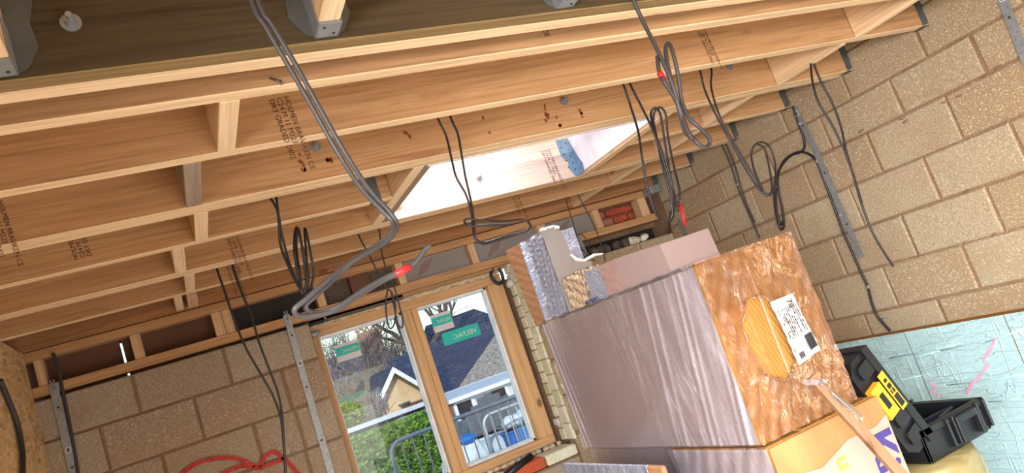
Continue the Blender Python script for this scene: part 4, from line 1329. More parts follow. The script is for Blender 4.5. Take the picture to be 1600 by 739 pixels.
# pale printed paper: slanting upper edge
m = MB().prism([(1.56, 1.885, LZ0 + .01), (1.994, 1.885, LZ0 + .01), (1.994, 1.885, -.605), (1.93, 1.885, -.625), (1.80, 1.885, -.62), (1.66, 1.885, -.66), (1.56, 1.885, -.645)], (0, -.0015, 0))
build(m, 'printed_paper', 'paper_w', lp)
sm2 = MB()
for x in (1.60, 1.68, 1.76, 1.84, 1.92):
    sm2.box((x, 1.8845, -.64), (x + .0025, 1.8862, -.548))
build(sm2, 'wrap_seams', 'foam_brown', lp)['kind'] = 'stuff'
text('Kingspan', .150, (1.878, 1.8825, -.638), (0, 0, -1), (1, 0, 0), 'purple', lp, 'purple_lettering', .0006, bold=.004)
text('u', .085, (1.722, 1.8825, -.655), (0, 0, -1), (1, 0, 0), 'orange_p', lp, 'orange_letter', .0006, bold=.002)
m = MB().grid((1.497, 2.43, LZ0), (0, -.535, 0), (0, 0, LZ1 - LZ0), 90, 30,
              lambda a, b: .005 + .007 * max(0, (b - .35)) * (math.sin((a + (1 - b) * .6) * 46) * .5 + .5) * (1 - .5 * a) + .003 * math.sin((a * 12 - b * 30)))
build(m, 'side_film', 'film_side', lp, True)
lp2 = lower('insulation_pack', 1.56, 1.95, 2.435, 3.18, LZ0, LZ1 - .01, 'darker film wrapped pack set back under the far end of the tall pack', 5)
m = MB().grid((1.557, 3.18, LZ0), (0, -.745, 0), (0, 0, LZ1 - LZ0 - .01), 90, 12, lambda a, b: .004 + .003 * math.sin(a * 70) * (a < .25))
build(m, 'side_film', 'film_side', lp2, True)
lp3 = lower('insulation_pack', 1.50, 1.98, 1.90, 3.15, FL + .001, LZ0 - .002, 'bottom film wrapped pack on the floor slab, below the printed pack', 6)

# little foil bundle before the dark pack
fbz = atx(877, 725, 1.30)
bd = thing('foil_bundle', (1.33, 2.6, FL), 'small blue foil wrapped board bundle standing in front of the dark lower pack', 'insulation')
for i, (a, b) in enumerate(((2.30, 2.58), (2.583, 2.78), (2.783, 2.965))):
    m = MB().grid((1.30, b, FL + .002), (0, -(b - a), 0), (0, 0, fbz.z - FL - .002), 14, 60, lambda p, q: .003 + .003 * math.sin(p * 19 + q * 90) * math.sin(q * 130 + i))
    build(m, 'foil_face', 'foil_b', bd, True)
build(MB().box((1.302, 2.20, FL + .001), (1.322, 2.30, fbz.z - .001), ch=.006), 'foam_core', 'foam_brown', bd)
build(MB().box((1.304, 2.30, FL + .001), (1.322, 2.967, fbz.z - .001), ch=.004), 'foil_back', 'foil_b', bd)

# ------------------------------------------------------------------ offcuts on top of the tall pack
TZ = PZ1 + .003
GO = 'insulation offcuts on the pack'


def offcut(name, faces, label, cat='insulation'):
    """faces: list of (name, mat, MB)"""
    allv = [p for _, _, mb in faces for p in mb.v]
    c = sum(allv, Vector()) / len(allv)
    t = thing(name, (c.x, c.y, TZ), label, cat, GO)
    for n_, mt, mb in faces: build(mb, n_, mt, t)
    return t


# tall brown board with foil near face
f1 = MB().hexa([(1.50, 3.075, TZ), (1.80, 3.075, TZ), (1.80, 3.112, TZ), (1.50, 3.19, TZ), (1.50, 3.07, .445), (1.80, 3.08, .45), (1.80, 3.24, .45), (1.50, 3.235, .455)])
f2 = MB().hexa([(1.499, 3.066, TZ), (1.80, 3.066, TZ), (1.80, 3.074, TZ), (1.499, 3.074, TZ), (1.499, 3.058, .447), (1.80, 3.062, .452), (1.80, 3.075, .452), (1.499, 3.069, .447)])
offcut('insulation_offcut', [('foam_body', 'foam_brown', f1), ('foil_facing', 'foil_b', f2)], 'tall brown edged insulation offcut at the far left end of the pack top')
# torn slab: crumpled side face + smoother near face with a stepped outline
sl = MB()
out = [(1.502, TZ), (1.502, .435), (1.53, .447), (1.575, .442), (1.602, .405), (1.606, .285), (1.625, .262), (1.69, .248), (1.69, TZ)]
sl.prism([(x, 2.825, z) for x, z in out], (0, .155, 0))
sd_ = MB().grid((1.501, 2.985, TZ), (0, -.162, 0), (0, 0, .372), 16, 30, lambda a, b: .002 + .005 * math.sin(a * 17 + b * 40) * math.sin(b * 57 - a * 9) + rnd2.uniform(0, .002))
cap = MB()
for i in range(9):
    cap.lump((1.515 + i * .009, 2.835 + random.uniform(-.005, .005), .442 - .004 * max(0, i - 6)), (.012, .012, .008), 6, 4, .4)
tear = MB().tube([(1.60, 2.82, .30), (1.615, 2.812, .272), (1.65, 2.812, .258), (1.70, 2.80, .268), (1.74, 2.79, .262)], [.006, .008, .006, .007, .003], 6)
sl_t = offcut('insulation_offcut', [('foam_body', 'foil_g', sl), ('crinkled_face', 'foil_b', sd_), ('torn_top', 'sticker_w', cap), ('torn_foil', 'sticker_w', tear)], 'tallest silver slab offcut with a torn stepped outline, standing on the pack')
# crumbly cube
cb = MB()
for face in ((Vector((1.503, 2.79, TZ)), Vector((0, -.175, 0)), Vector((0, 0, .14))), (Vector((1.503, 2.615, TZ)), Vector((.1, 0, 0)), Vector((0, 0, .14))), (Vector((1.503, 2.615, TZ + .14)), Vector((.1, 0, 0)), Vector((0, .175, 0)))):
    cb.grid(face[0], face[1], face[2], 14, 12, lambda a, b: rnd2.uniform(-.001, .006))
cb.box((1.506, 2.62, TZ), (1.60, 2.785, TZ + .137))
offcut('insulation_offcut', [('crumbly_body', 'foam_raw', cb)], 'small rough crumbly cream block on the pack, before the tall silver slab')
offcut('insulation_offcut', [('foil_body', 'foil_b', MB().hexa([(1.504, 2.480, TZ), (1.62, 2.480, TZ), (1.62, 2.612, TZ), (1.504, 2.612, TZ), (1.504, 2.487, .190), (1.62, 2.487, .195), (1.62, 2.60, .195), (1.504, 2.60, .190)]))], 'small smooth silver block between the crumbly block and the sawn pink one')
offcut('insulation_offcut', [('foam_body', 'foam_pink', MB().hexa([(1.503, 2.345, TZ), (1.72, 2.345, TZ), (1.72, 2.477, TZ), (1.503, 2.477, TZ), (1.503, 2.355, .189), (1.72, 2.355, .195), (1.72, 2.484, .195), (1.503, 2.484, .190)]))], 'small sawn pinkish foam block beside the plain mauve offcut')
offcut('insulation_offcut', [('faced_body', 'paper_d', MB().hexa([(1.502, 2.042, TZ), (1.72, 2.042, TZ), (1.72, 2.343, TZ), (1.502, 2.343, TZ), (1.502, 2.052, .166), (1.72, 2.052, .172), (1.72, 2.352, .192), (1.502, 2.352, .189)])),
                               ], 'plain mauve grey offcut, nearest and rightmost on the pack top')
pm = MB()
for i in range(6):
    pm.ribbon([(1.4985, 2.66 - i * .017, TZ + .004), (1.4985, 2.65 - i * .017, TZ + .018)], .008, (-1, 0, 0), .001)
tag(build(pm, 'printed_tape', 'purple'), 'scrap of blue printed tape at the foot of the crumbly block', 'tape')

# pole leaning on the pack
pa = aty(1268, 588, 1.80); pb = aty(1408, 742, 1.70)
pd_ = (pb - pa).normalized(); tt = (FL + .006 - pa.z) / pd_.z
po = thing('timber_pole', pa + pd_ * tt, 'long brown timber pole leaning on the torn pack front', 'pole')
build(MB().bar(pa, pa + pd_ * tt, .030, .024, up=(0.3, 1, 0)), 'shaft', 'pole_wood', po)
m = MB()
for i in range(4):
    w0 = [pa + Vector((-.06 + .03 * i, -.018, -.01 * i)), pa + pd_ * .03 + Vector((-.01, -.03, 0)), pa + pd_ * (.08 + .02 * i) + Vector((.008 * i, -.026, -.01)), pa + pd_ * (.12 + .02 * i) + Vector((.0, -.022, -.0))]
    m.ribbon(smoothpath(w0, 4), [.012 + .006 * math.sin(j) for j in range(13)], (0.2, -1, .1), .001)
o = build(m, 'film_scrap', 'film_side', po)

# ------------------------------------------------------------------ roll and open tool case
SCL = 1.07
rc = Vector((2.175, 2.00, FL / SCL))
RR = .19; RT = -.815
FL_, FL = FL, FL / SCL
m = MB(); n = 56
prof = [(RR * .97, FL + .002), (RR, FL + .03), (RR, RT - .03), (RR * .96, RT), (.05, RT)]
for j, (r_, z_) in enumerate(prof):
    for i in range(n):
        an = 2 * math.pi * i / n
        m.v.append(Vector((rc.x + math.cos(an) * r_, rc.y + math.sin(an) * r_, z_)))
for j in range(len(prof) - 1):
    for i in range(n):
        a = j * n + i; b = j * n + (i + 1) % n
        m.f.append([a, b, b + n, a + n]); m.mi.append(0)
m.f.append([i for i in range(n)][::-1]); m.mi.append(0)
rl = thing('insulation_roll', rc, 'upright roll of yellowish bubbly insulation film under the open tool case', 'insulation')
build(m, 'rolled_film', 'roll', rl, True)
build(MB().ribbon([(rc.x + math.cos(a) * (RR + .001), rc.y + math.sin(a) * (RR + .001), FL + .03) for a in (-.9, -.895)] , .004, (0, 0, 1), RT - FL - .07), 'loose_edge', 'roll', rl)

rl.location = rc * SCL; rl.scale = (SCL, SCL, SCL); FL = FL_
tcx0, tcx1, tcy0, tcy1, tz0, tz1 = 2.075, 2.43, 1.86, 2.16, RT + .002, -.695
tc = thing('tool_case', ((tcx0 + tcx1) / 2, (tcy0 + tcy1) / 2, tz0), 'open black plastic tool case with yellow latch, lying on the insulation roll', 'tool case')
bs = MB()
bs.box((tcx0 + .02, tcy0 + .015, tz0), (tcx1 - .02, tcy1 - .015, tz0 + .010), ch=.003)
wall_t = .010
zb0 = tz0 + .008
# outer walls, upper rim wider
for (a, b) in (((tcx0 + .01, tcy0 + .008), (tcx1 - .008, tcy0 + .020)), ((tcx0 + .01, tcy1 - .020), (tcx1 - .008, tcy1 - .008)), ((tcx0 + .01, tcy0 + .008), (tcx0 + .022, tcy1 - .008)), ((tcx1 - .020, tcy0 + .008), (tcx1 - .008, tcy1 - .008))):
    bs.box((a[0], a[1], zb0), (b[0], b[1], tz1 - .02), ch=.002)
build(bs, 'base_shell', 'plastic_k', tc)
rm = MB()
for (a, b) in (((tcx0, tcy0), (tcx1, tcy0 + .022)), ((tcx0, tcy1 - .022), (tcx1, tcy1)), ((tcx0, tcy0), (tcx0 + .024, tcy1)), ((tcx1 - .022, tcy0), (tcx1, tcy1))):
    rm.box((a[0], a[1], tz1 - .026), (b[0], b[1], tz1), ch=.003)
build(rm, 'rim', 'plastic_k', tc)
rb = MB()
for i in range(11):
    x = tcx0 + .05 + i * .03
    rb.box((x, tcy1 - .012, tz1), (x + .014, tcy1 + .002, tz1 + .008), ch=.002)
for x in (tcx0 + .13, tcx0 + .16, tcx1 - .06, tcx1 - .02):
    rb.box((x, tcy0 - .010, zb0 + .01), (x + .010, tcy0 + .01, tz1 - .004), ch=.002)
rb.box((tcx1 - .006, tcy0 + .05, zb0 + .01), (tcx1 + .008, tcy0 + .09, tz1 - .004), ch=.002)
build(rb, 'ribs', 'plastic_k', tc)['kind'] = 'stuff'
hd = MB()
hd.box((tcx0 + .17, tcy0 - .014, tz1 - .040), (tcx0 + .285, tcy0 + .004, tz1 - .010), ch=.004)
hd.box((tcx0 + .17, tcy0 - .016, tz0 + .018), (tcx0 + .18, tcy0 + .006, tz1 - .012), ch=.002)
hd.box((tcx0 + .275, tcy0 - .016, tz0 + .018), (tcx0 + .285, tcy0 + .006, tz1 - .012), ch=.002)
build(hd, 'latch_recess', 'plastic_k', tc)
inn = MB()
inn.box((tcx0 + .025, tcy0 + .13, tz0 + .012), (tcx1 - .025, tcy0 + .138, tz1 - .022), ch=.002)
inn.box((tcx0 + .15, tcy0 + .03, tz0 + .012), (tcx0 + .158, tcy0 + .13, tz1 - .03), ch=.002)
inn.box((tcx0 + .22, tcy0 + .14, tz0 + .012), (tcx0 + .228, tcy1 - .024, tz1 - .03), ch=.002)
inn.box((tcx0 + .05, tcy0 + .15, tz0 + .012), (tcx0 + .20, tcy0 + .25, tz0 + .05), ch=.006)
inn.tube([(tcx0 + .18, tcy0 + .05, tz1 - .012), (tcx0 + .30, tcy0 + .09, tz1 - .016)], .007, 8)
inn.tube([(tcx0 + .10, tcy0 + .07, tz0 + .014), (tcx0 + .10, tcy0 + .07, tz1 - .004)], .016, 10)
build(inn, 'inner_tray', 'plastic_i', tc)['kind'] = 'stuff'
# lid: stands up from the left side, leaning left
h0 = Vector((tcx0 + .055, 0, tz1 - .035)); ldv = Vector((-.36, 0, .93)).normalized(); ln = Vector((-.93, 0, -.36)).normalized()
LH, LT = .375, .115


def lidp(s_, t_, y): return h0 + ldv * s_ + ln * t_ + Vector((0, y, 0))


def lidbox(s0, s1, t0, t1, y0, y1, cut=0.0):
    m_ = MB()
    poly = [(s0, t0), (s0, t1 - cut), (s0 + cut, t1), (s1 - cut, t1), (s1, t1 - cut), (s1, t0)] if cut else [(s0, t0), (s0, t1), (s1, t1), (s1, t0)]
    m_.prism([lidp(a, b, y0) for a, b in poly], (0, y1 - y0, 0))
    return m_


build(lidbox(0.0, LH, 0, LT, tcy0 + .012, tcy1 - .012, .035), 'lid_shell', 'plastic_k', tc)
lr = lidbox(-.004, LH + .006, -.012, .020, tcy0, tcy1)
for a in (.03, .10, .30):
    q = lidbox(a, a + .05, .022, .085, tcy0 + .002, tcy0 + .02, .01); lr.add(q.v, q.f)
build(lr, 'lid_rim', 'plastic_k', tc)
m = lidbox(.16, .275, .052, .108, tcy0 - .012, tcy0 + .012)
lt = build(m, 'yellow_latch', 'yellow', tc)
build(lidbox(.19, .245, .068, .090, tcy0 - .0135, tcy0 - .0115), 'latch_slot', 'plastic_k', lt)
lb_ = build(lidbox(.145, .285, .006, .038, tcy0 - .006, tcy0 - .0035), 'maker_label', 'yellow', tc)
lb_['label'] = 'yellow label with black print'
pr_ = MB()
for a, b, c_, d_ in ((.155, .20, .010, .034), (.205, .222, .012, .022), (.225, .242, .012, .032), (.206, .222, .026, .033), (.250, .262, .014, .030)):
    q = lidbox(a, b, c_, d_, tcy0 - .0066, tcy0 - .006); pr_.add(q.v, q.f)
build(pr_, 'black_print', 'plastic_k', lb_)['kind'] = 'stuff'

tc.location = ORG[tc.name] * SCL; tc.scale = (SCL, SCL, SCL)

# ------------------------------------------------------------------ outside the window
GZ = -1.62
gnd = MB().box((-30, 4.75, GZ - .1), (40, 11.8, GZ))
gnd.add([(-30, 11.8, GZ), (60, 11.8, GZ), (60, 80, -3.2), (-30, 80, -3.2)], [(0, 1, 2, 3)])
tag(build(gnd, 'ground', ['ground', 'soil']), None, None, kind='structure')


def barrier(u0, v0, u1, v1, Y, label, legs=True):
    a = aty(u0, v0, Y); b = aty(u1, v1, Y)
    top = a.z; x0 = a.x; x1 = b.x if b.x - a.x > 1.9 else a.x + 2.1
    t = thing('site_barrier', ((x0 + x1) / 2, Y, GZ), label, 'barrier', 'pedestrian barriers in the garden')
    r = .12; z0 = GZ + .18
    path = [(x0, Y, z0)] + [(x0, Y, top - r)] + [(x0 + r - r * math.cos(q), Y, top - r + r * math.sin(q)) for q in (.4, .8, 1.2)] + [(x0 + r, Y, top), (x1 - r, Y, top)] + [(x1 - r + r * math.sin(q), Y, top - r + r * math.cos(q)) for q in (.4, .8, 1.2)] + [(x1, Y, top - r), (x1, Y, z0), (x0, Y, z0)]
    build(MB().tube(path, .021, 8), 'frame', 'steel', t, True)
    n = 17 if legs else 15
    for i in range(1, n + 1):
        x = x0 + (x1 - x0) * i / (n + 1)
        build(MB().tube([(x, Y, z0), (x, Y, top)], .007, 6), 'rail', 'steel', t)
    for x in (x0 + .25, x1 - .25):
        build(MB().bar((x, Y - .3, GZ + .02), (x, Y + .3, GZ + .02), .05, .02).bar((x, Y, GZ + .02), (x, Y, z0), .04, .02, up=(0, 1, 0)), 'foot', 'steel', t)
    return t


barrier(607, 694, 700, 668, 7.2, 'steel pedestrian barrier with a rounded corner, seen low in the left pane')
barrier(752, 652, 860, 620, 8.6, 'steel pedestrian barrier before the tubs, seen low in the right pane')

# hedge
hp0 = aty(520, 700, 12.0); hp1 = aty(675, 655, 12.0)
hz = -.57
hg = MB()
rh = random.Random(3)
for i in range(9000):
    x = rh.uniform(hp0.x - 1.2, hp1.x + .25)
    face = rh.random()
    if face < .6: y = 11.9 + rh.uniform(-.12, .03); z_ = rh.uniform(GZ, hz)
    elif face < .9: y = 11.9 + rh.uniform(0, .8); z_ = hz + rh.uniform(-.06, .07)
    else: x = hp1.x + .25 + rh.uniform(-.06, .06); y = 11.9 + rh.uniform(0, .8); z_ = rh.uniform(GZ, hz)
    s_ = rh.uniform(.025, .05); a = Vector((rh.gauss(0, 1), rh.gauss(0, 1), rh.gauss(0, 1))).normalized(); b = a.orthogonal().normalized(); c = Vector((x, y, z_))
    hg.add([c - a * s_, c + b * s_ * .5, c + a * s_, c - b * s_ * .5], [(0, 1, 2, 3)])
hedge = thing('garden_hedge', ((hp0.x + hp1.x) / 2, 12.3, GZ), 'clipped green hedge seen through the left pane', 'hedge')
o = build(hg, 'leaves', 'leaf', hedge); o['kind'] = 'stuff'
build(MB().box((hp0.x - 1.2, 11.93, GZ), (hp1.x + .2, 12.7, hz - .05)), 'dense_core', 'leaf', hedge)


def roof_uv(o, usc=1.0, up=None):
    me = o.data
    uv = me.uv_layers.new(name='UVMap')
    for p in me.polygons:
        n_ = p.normal
        u_ = Vector((0, 0, 1)).cross(n_)
        if u_.length < 1e-4: u_ = Vector((1, 0, 0))
        u_.normalize(); v_ = n_.cross(u_)
        for li in p.loop_indices:
            c = me.vertices[me.loops[li].vertex_index].co
            uv.data[li].uv = (c.dot(u_), c.dot(v_))


def slab(t, pts, off, mat, name):
    m_ = MB().prism(pts, off); o_ = build(m_, name, mat, t); roof_uv(o_); return o_


# cream gabled house in the left pane
YA = 24.0
pk_ = aty(610, 577, YA); el = aty(598, 634, YA); er = aty(668, 640, YA)
gb = pk_.z - 1.45; gw = 1.35
gh = thing('gabled_house', (pk_.x, YA + 3, -3.0), 'cream rendered gabled house with white barge boards, in the left pane', 'house')
m = MB().prism([(pk_.x - gw, YA, -2.6), (pk_.x + gw, YA, -2.6), (pk_.x + gw, YA, gb), (pk_.x, YA, pk_.z - .08), (pk_.x - gw, YA, gb)], (0, 5, 0))
build(m, 'walls', 'render_cream', gh)
for s_, nm in ((-1, 'left'), (1, 'right')):
    a = Vector((pk_.x, YA - .35, pk_.z + .06)); b = Vector((pk_.x + s_ * (gw + .22), YA - .35, gb - .20))
    slab(gh, [a, b, b + Vector((0, 0, -.09)), a + Vector((0, 0, -.09))], (0, 5.5, 0), 'slate', 'roof_slope')
    build(MB().prism([a + Vector((0, -.05, -.02)), b + Vector((0, -.05, -.02)), b + Vector((0, -.05, -.22)), a + Vector((0, -.05, -.22))], (0, .045, 0)), 'barge_board', 'white_upvc', gh)
b = Vector((pk_.x - gw - .3, YA - .35, gb - .28))
build(MB().box(b, b + Vector((.16, 3.5, .14))), 'gutter', 'gutter', gh)
build(MB().box((pk_.x + .1, YA - .05, gb - .45), (pk_.x + .75, YA + .01, gb - .15)), 'window_frame', 'white_upvc', gh)
build(MB().box((pk_.x - .75, YA - .05, gb - .65), (pk_.x - .6, YA + .01, gb - .35)), 'vent', 'fence_w', gh)
build(MB().box((pk_.x - .1, YA - .25, gb + .25), (pk_.x + .25, YA - .01, gb + .30)), 'wall_bracket', 'fence_w', gh)
slab(gh, [(pk_.x + .3, YA + 1.2, pk_.z + .35), (pk_.x + 4.2, YA + 1.2, pk_.z + .55), (pk_.x + 4.2, YA + .4, gb - .35), (pk_.x + 1.0, YA + .4, gb - .4)], (0, .12, 0), 'slate', 'main_roof')

# low glazed lean-to with pale gutter before that house
q0 = aty(540, 676, 15.5); q1 = aty(655, 632, 15.5)
lt_ = thing('glazed_lean_to', ((q0.x + q1.x) / 2, 15.6, -2.4), 'low shed with a pale blue gutter and pitched panes behind the hedge', 'shed')
build(MB().box((q0.x, 15.45, q0.z - .035), (q1.x + .3, 15.6, q0.z + .055)), 'gutter', 'gutter', lt_)
build(MB().box((q0.x + .0, 15.62, -2.3), (q1.x + .3, 15.66, q0.z - .03)), 'wall', 'fence_w', lt_)
for i in range(2):
    cx = q0.x + 1.35 + i * .5
    build(MB().prism([(cx - .3, 15.58, q0.z - .10), (cx, 15.58, q0.z - .42), (cx + .3, 15.58, q0.z - .10)], (0, .03, 0)), 'pitched_pane', 'gutter', lt_)
build(MB().box((q1.x - .35, 15.3, -2.3), (q1.x + .3, 15.44, q0.z - .1)), 'brick_pier', 'brick', lt_)

# slate house in the right pane
YH = 20.0
he0 = aty(690, 617, YH); he1 = aty(860, 566, YH)
ez_ = he0.z
hip = aty(781, 512, YH + 3.0); hb0 = aty(713, 606, YH)
hs = thing('slate_house', ((he0.x + he1.x) / 2, YH + 3, -3.0), 'low house with a dark slate roof and grey hipped end, in the right pane', 'house')
L_ = he0.x - .25
slab(hs, [(L_, YH, ez_), (hb0.x, YH, ez_), (hip.x, YH + 3, hip.z), (L_ + 1, YH + 3, hip.z)], (0, .08, -.06), 'slate', 'slate_slope')
slab(hs, [(hb0.x + .01, YH - .01, ez_), (he1.x + 3, YH - .01, ez_), (he1.x + 3, YH + 3, hip.z), (hip.x + .01, YH + 3, hip.z)], (0, .08, -.06), 'pebble', 'pebbled_slope')
build(MB().box((L_, YH - .12, ez_ - .12), (he1.x + 3, YH + .02, ez_ + .02)), 'gutter', 'white_upvc', hs)
build(MB().box((L_ + .3, YH + .4, -3), (he1.x + 3, YH + 6, ez_ - .02)), 'walls', 'distbrick', hs)
for i, x in enumerate((he0.x + 1.4, he0.x + 1.9)):
    pass
# taller dark house behind
YK = 30.0
k1 = aty(756, 480, YK)
tk = thing('tall_house', (k1.x, YK + 2, -3.0), 'taller dark roofed house behind the slate roof', 'house')
slab(tk, [(k1.x - 4.0, YK, -.2), (k1.x + 3.0, YK, -.2), (k1.x + .5, YK + 2.5, k1.z + .25), (k1.x - 2.0, YK + 2.5, k1.z + .15)], (0, .1, -.05), 'slate', 'roof_slope')
slab(tk, [(k1.x + 3.0, YK, -.2), (k1.x + 4.5, YK + 5, -.2), (k1.x + .5, YK + 2.5, k1.z + .25)], (.05, .1, -.05), 'slate', 'roof_slope')
build(MB().box((k1.x - 3.7, YK + .3, -3), (k1.x + 2.8, YK + 5, -.2)), 'walls', 'distbrick', tk)
cy = aty(672, 528, YK)
build(MB().box((cy.x - .3, YK + 1.2, .2), (cy.x + .25, YK + 1.8, cy.z + .25)), 'chimney', 'distbrick', tk)
build(MB().tube([(cy.x - .1, YK + 1.5, cy.z + .2), (cy.x - .1, YK + 1.5, cy.z + .55)], .1, 8), 'chimney_pot', 'render_cream', tk)

# conservatory
YC = 13.5
ca = aty(706, 628, YC); cb_ = aty(812, 585, YC)
cs = thing('conservatory', ((ca.x + cb_.x) / 2, YC, -2.4), 'white framed conservatory with many panes under the slate eaves', 'conservatory')
zt = ca.z - .02
build(MB().box((ca.x - .1, YC - .15, zt), (cb_.x + 1.0, YC + 1.2, zt + .07)), 'roof_edge', 'white_upvc', cs)
slab(cs, [(ca.x - .1, YC - .15, zt + .07), (cb_.x + 1.0, YC - .15, zt + .07), (cb_.x + .9, YC + 1.4, zt + .16), (ca.x + .2, YC + 1.4, zt + .16)], (0, .03, .01), 'gutter', 'roof_panel')
build(MB().box((ca.x, YC + .05, -2.4), (cb_.x + 1, YC + .9, -1.3)), 'plinth', 'distbrick', cs)
for i in range(8):
    x = ca.x + i * .36
    build(MB().box((x, YC - .03, -1.35), (x + .06, YC + .04, zt)), 'post', 'white_upvc', cs)
    build(MB().box((x + .06, YC, -1.3), (x + .36, YC + .01, zt - .01)), 'pane', 'gutter' if i % 2 else 'slate', cs)
for z_ in (zt - .05, zt - .42, -1.32):
    build(MB().box((ca.x, YC - .035, z_), (ca.x + 2.95, YC + .03, z_ + .05)), 'rail', 'white_upvc', cs)

# dark fence with curved top before the conservatory
fa = aty(708, 664, 10.5)
fn_ = thing('garden_fence', (fa.x + 1.2, 10.5, GZ), 'dark boarded fence with a rising top, behind the tubs in the right pane', 'fence')
for i in range(20):
    x = fa.x - .3 + i * .125
    zt_ = fa.z + .0 + .26 * math.exp(-((x - fa.x - .55) / .30) ** 2) + .10 * min(1, max(0, (x - fa.x - .6)))
    build(MB().box((x, 10.48, GZ), (x + .12, 10.50, zt_), ch=.004), 'board', 'fence_w', fn_)
build(MB().box((fa.x - .3, 10.46, fa.z - .25), (fa.x + 2.2, 10.478, fa.z - .17)), 'cross_rail', 'fence_w', fn_)

# tubs, bags and bin in the garden
def tub(u, v, Y, w, h, mat, label, name='plastic_tub', cat='tub'):
    p = aty(u, v, Y)
    t = thing(name, (p.x, Y, GZ), label, cat)
    top = p.z; x0, x1 = p.x - w / 2, p.x + w / 2; q = .85
    z0_ = top - h
    build(MB().hexa([(p.x - w / 2 * q, Y - .2 * q, z0_), (p.x + w / 2 * q, Y - .2 * q, z0_), (p.x + w / 2 * q, Y + .2 * q, z0_), (p.x - w / 2 * q, Y + .2 * q, z0_), (x0, Y - .2, top), (x1, Y - .2, top), (x1, Y + .2, top), (x0, Y + .2, top)]), 'body', mat, t)
    build(MB().box((x0 - .015, Y - .215, top - .03), (x1 + .015, Y + .215, top)), 'rim', mat, t)
    if z0_ > GZ + .05:
        build(MB().box((p.x - w * .4, Y - .17, GZ), (p.x + w * .4, Y + .17, z0_ - .002)), 'support', 'rubble', t)
    return t


tub(752, 682, 9.4, .55, .36, 'bag', 'translucent white tub in the garden, left of the blue one')
tub(822, 661, 9.2, .75, .55, 'bluebin', 'blue plastic tub of rubble bags in the garden')
tub(788, 680, 9.95, .30, .5, 'white_upvc', 'stack of white trays beside the blue tub', 'tray_stack', 'trays')
p = aty(820, 655, 9.2)
for i, (dx, dz) in enumerate(((-.18, .03), (.05, .06), (.2, .02))):
    o = build(MB().lump((p.x + dx, 9.15, p.z + dz), (.16, .14, .09), 9, 7, .18), 'crumpled_bag', 'bag', smooth=True)
    tag(o, ['leftmost', 'middle', 'rightmost'][i] + ' of three crumpled white bags in the blue tub', 'bag', 'bags in the blue tub')
p = aty(722, 685, 8.9)
rp = thing('covered_heap', (p.x, 8.9, GZ), 'grey heap of building waste with a blue bag on top, low in the right pane', 'heap')
build(MB().lump((p.x, 8.9, (p.z + GZ) / 2 - .05), (.38, .3, (p.z - GZ) / 2 + .05), 12, 9, .08), 'heap', 'bag', rp)
build(MB().lump((p.x + .02, 8.8, p.z - .02), (.16, .12, .06), 9, 6, .15), 'blue_bag', 'bluebin', rp)

# shed and brick wall far left, shrubs
p = aty(556, 620, 19)
tag(build(MB().box((p.x - .55, 19, -2.5), (p.x + .35, 20.2, p.z + .1)), 'green_shed', 'green_shed'), 'small dark green shed between bushes in the left pane', 'shed')
p = aty(585, 608, 32)
bw = thing('brick_outhouse', (p.x, 32, -3.2), 'low red brick outhouse beyond the green shed in the left pane', 'outhouse')
build(MB().box((p.x - 1.0, 32, -3.2), (p.x + 1.4, 34, p.z + .35)), 'walls', 'distbrick', bw)
YR = 44.0
rp_ = [aty(u, v, YR) for u, v in ((486, 566), (545, 552), (590, 537), (600, 541), (640, 572), (690, 580))]
fh = thing('far_house', (rp_[2].x, YR + 2, -3.2), 'large hazy slate roofed house far behind the bare trees in the left pane', 'house')
slab(fh, [(rp_[0].x - 4, YR, -.4), (rp_[5].x, YR, -.4)] + [tuple(q) for q in rp_[::-1]] + [(rp_[0].x - 4, YR, rp_[0].z)], (0, .3, 0), 'far_slate', 'roof_slope')
build(MB().box((rp_[0].x - 3.5, YR + .3, -3.2), (rp_[5].x - .5, YR + 6, -.4)), 'walls', 'distbrick', fh)
build(MB().box((rp_[2].x - .9, YR - .1, rp_[2].z - 1), (rp_[2].x + .3, YR + .8, rp_[2].z + .9)), 'chimney', 'distbrick', fh)


def bush(u, v, Y, r, n, mat, label, twigs=False, seed=1):
    rr = random.Random(seed); c = aty(u, v, Y)
    t = thing('garden_bush', (c.x, Y, -2.4), label, 'bush', 'bushes behind the hedge')
    m_ = MB()
    for i in range(n):
        d = Vector((rr.gauss(0, 1), rr.gauss(0, 1), rr.gauss(0, 1))).normalized() * (rr.random() ** .33)
        q = c + Vector((d.x * r[0], d.y * r[1], d.z * r[2]))
        if twigs:
            e = q + Vector((rr.gauss(0, .12), rr.gauss(0, .12), rr.uniform(.1, .35)))
            m_.tube([q, (q + e) / 2 + Vector((rr.gauss(0, .03), 0, rr.gauss(0, .03))), e], .009, 3, caps=False)
        else:
            s_ = rr.uniform(.03, .07); a = Vector((rr.gauss(0, 1), rr.gauss(0, 1), rr.gauss(0, 1))).normalized(); b = a.orthogonal().normalized()
            m_.add([q - a * s_, q + b * s_ * .6, q + a * s_, q - b * s_ * .6], [(0, 1, 2, 3)])
    o_ = build(m_, 'twigs' if twigs else 'leaves', mat, t); o_['kind'] = 'stuff'
    build(MB().tube([(c.x, Y, -2.4), (c.x, Y, c.z)], .05, 6), 'stem', 'bark', t)


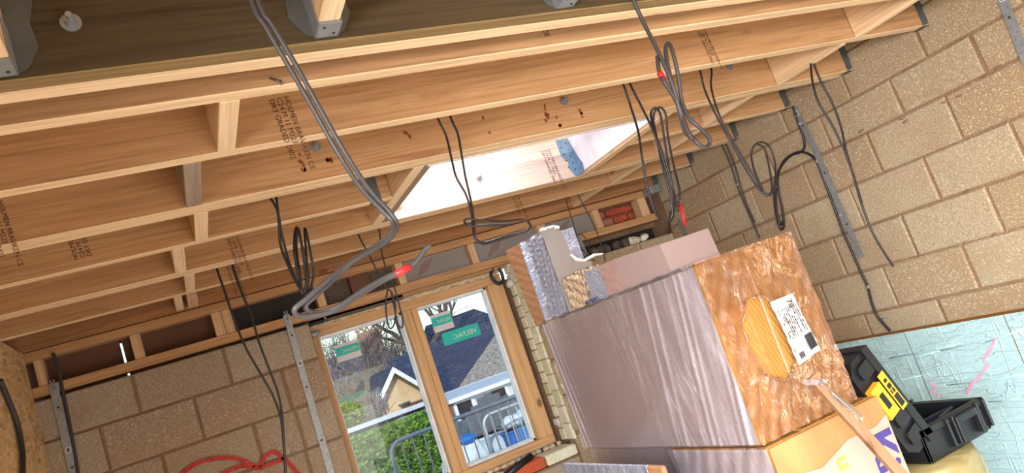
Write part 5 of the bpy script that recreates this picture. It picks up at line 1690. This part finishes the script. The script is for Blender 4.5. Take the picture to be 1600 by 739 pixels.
bush(540, 650, 17, (.45, .4, .30), 1400, 'leaf', 'light green bush at the left edge of the left pane', seed=2)
bush(575, 650, 18.4, (.55, .3, .3), 700, 'twig', 'dry straw coloured bush before the cream gable', True, 3)


bush(560, 592, 30, (3.0, 1.0, 1.7), 5000, 'twig', 'wide mass of bare grey twigs under the far roof in the left pane', True, 5)
bush(640, 560, 34, (2.0, 1.0, 1.0), 2500, 'twig', 'mass of bare grey twigs right of the gable, near the mullion', True, 6)

# bare trees: recursive branching
def tree(u, v, Y, H, seed, label, spread=.55, depth=6, r0=.16, zbase=-2.6):
    rr = random.Random(seed)
    base = aty(u, v, Y); base.z = zbase
    t = thing('bare_tree', base, label, 'tree', 'bare winter trees')
    trunk = MB(); tw = MB()

    def grow(p, d, L, r, k):
        pts = [p]; q = p
        for i in range(3):
            d = (d + Vector((rr.gauss(0, .13), rr.gauss(0, .13), rr.gauss(0, .06) + .02))).normalized()
            q = q + d * L / 3; pts.append(q)
        (trunk if k <= 2 else tw).tube(pts, [r, r * .9, r * .8, r * .68], 6 if k <= 2 else 3, caps=False)
        if k >= depth: return
        nb = 3 if k < 5 else 4
        for i in range(nb):
            a = rr.uniform(0, 2 * math.pi); s_ = rr.uniform(.45, 1.0) * spread * 1.3
            e = d.orthogonal().normalized(); f = d.cross(e)
            nd = (d + (e * math.cos(a) + f * math.sin(a)) * s_).normalized()
            st = pts[3] if i == 0 else pts[rr.choice((2, 3))]
            grow(st, nd, L * rr.uniform(.62, .84), r * .60, k + 1)
    grow(base, Vector((0, 0, 1)), H * .34, r0, 0)
    build(trunk, 'trunk', 'bark', t)
    o_ = build(tw, 'twigs', 'bark', t); o_['kind'] = 'stuff'


tree(652, 560, 27, 8.6, 4, 'large bare tree with arching limbs behind the mullion', .62, 6, .20)
tree(560, 600, 25, 6.8, 9, 'bare twiggy tree at the left side of the left pane', .6, 6, .12)
tree(610, 600, 31, 7.4, 12, 'smaller bare tree behind the cream gable', .6, 6, .12)
tree(708, 560, 38, 10.5, 21, 'bare tree crown rising above the dark roofs in the right pane', .6, 6, .18)
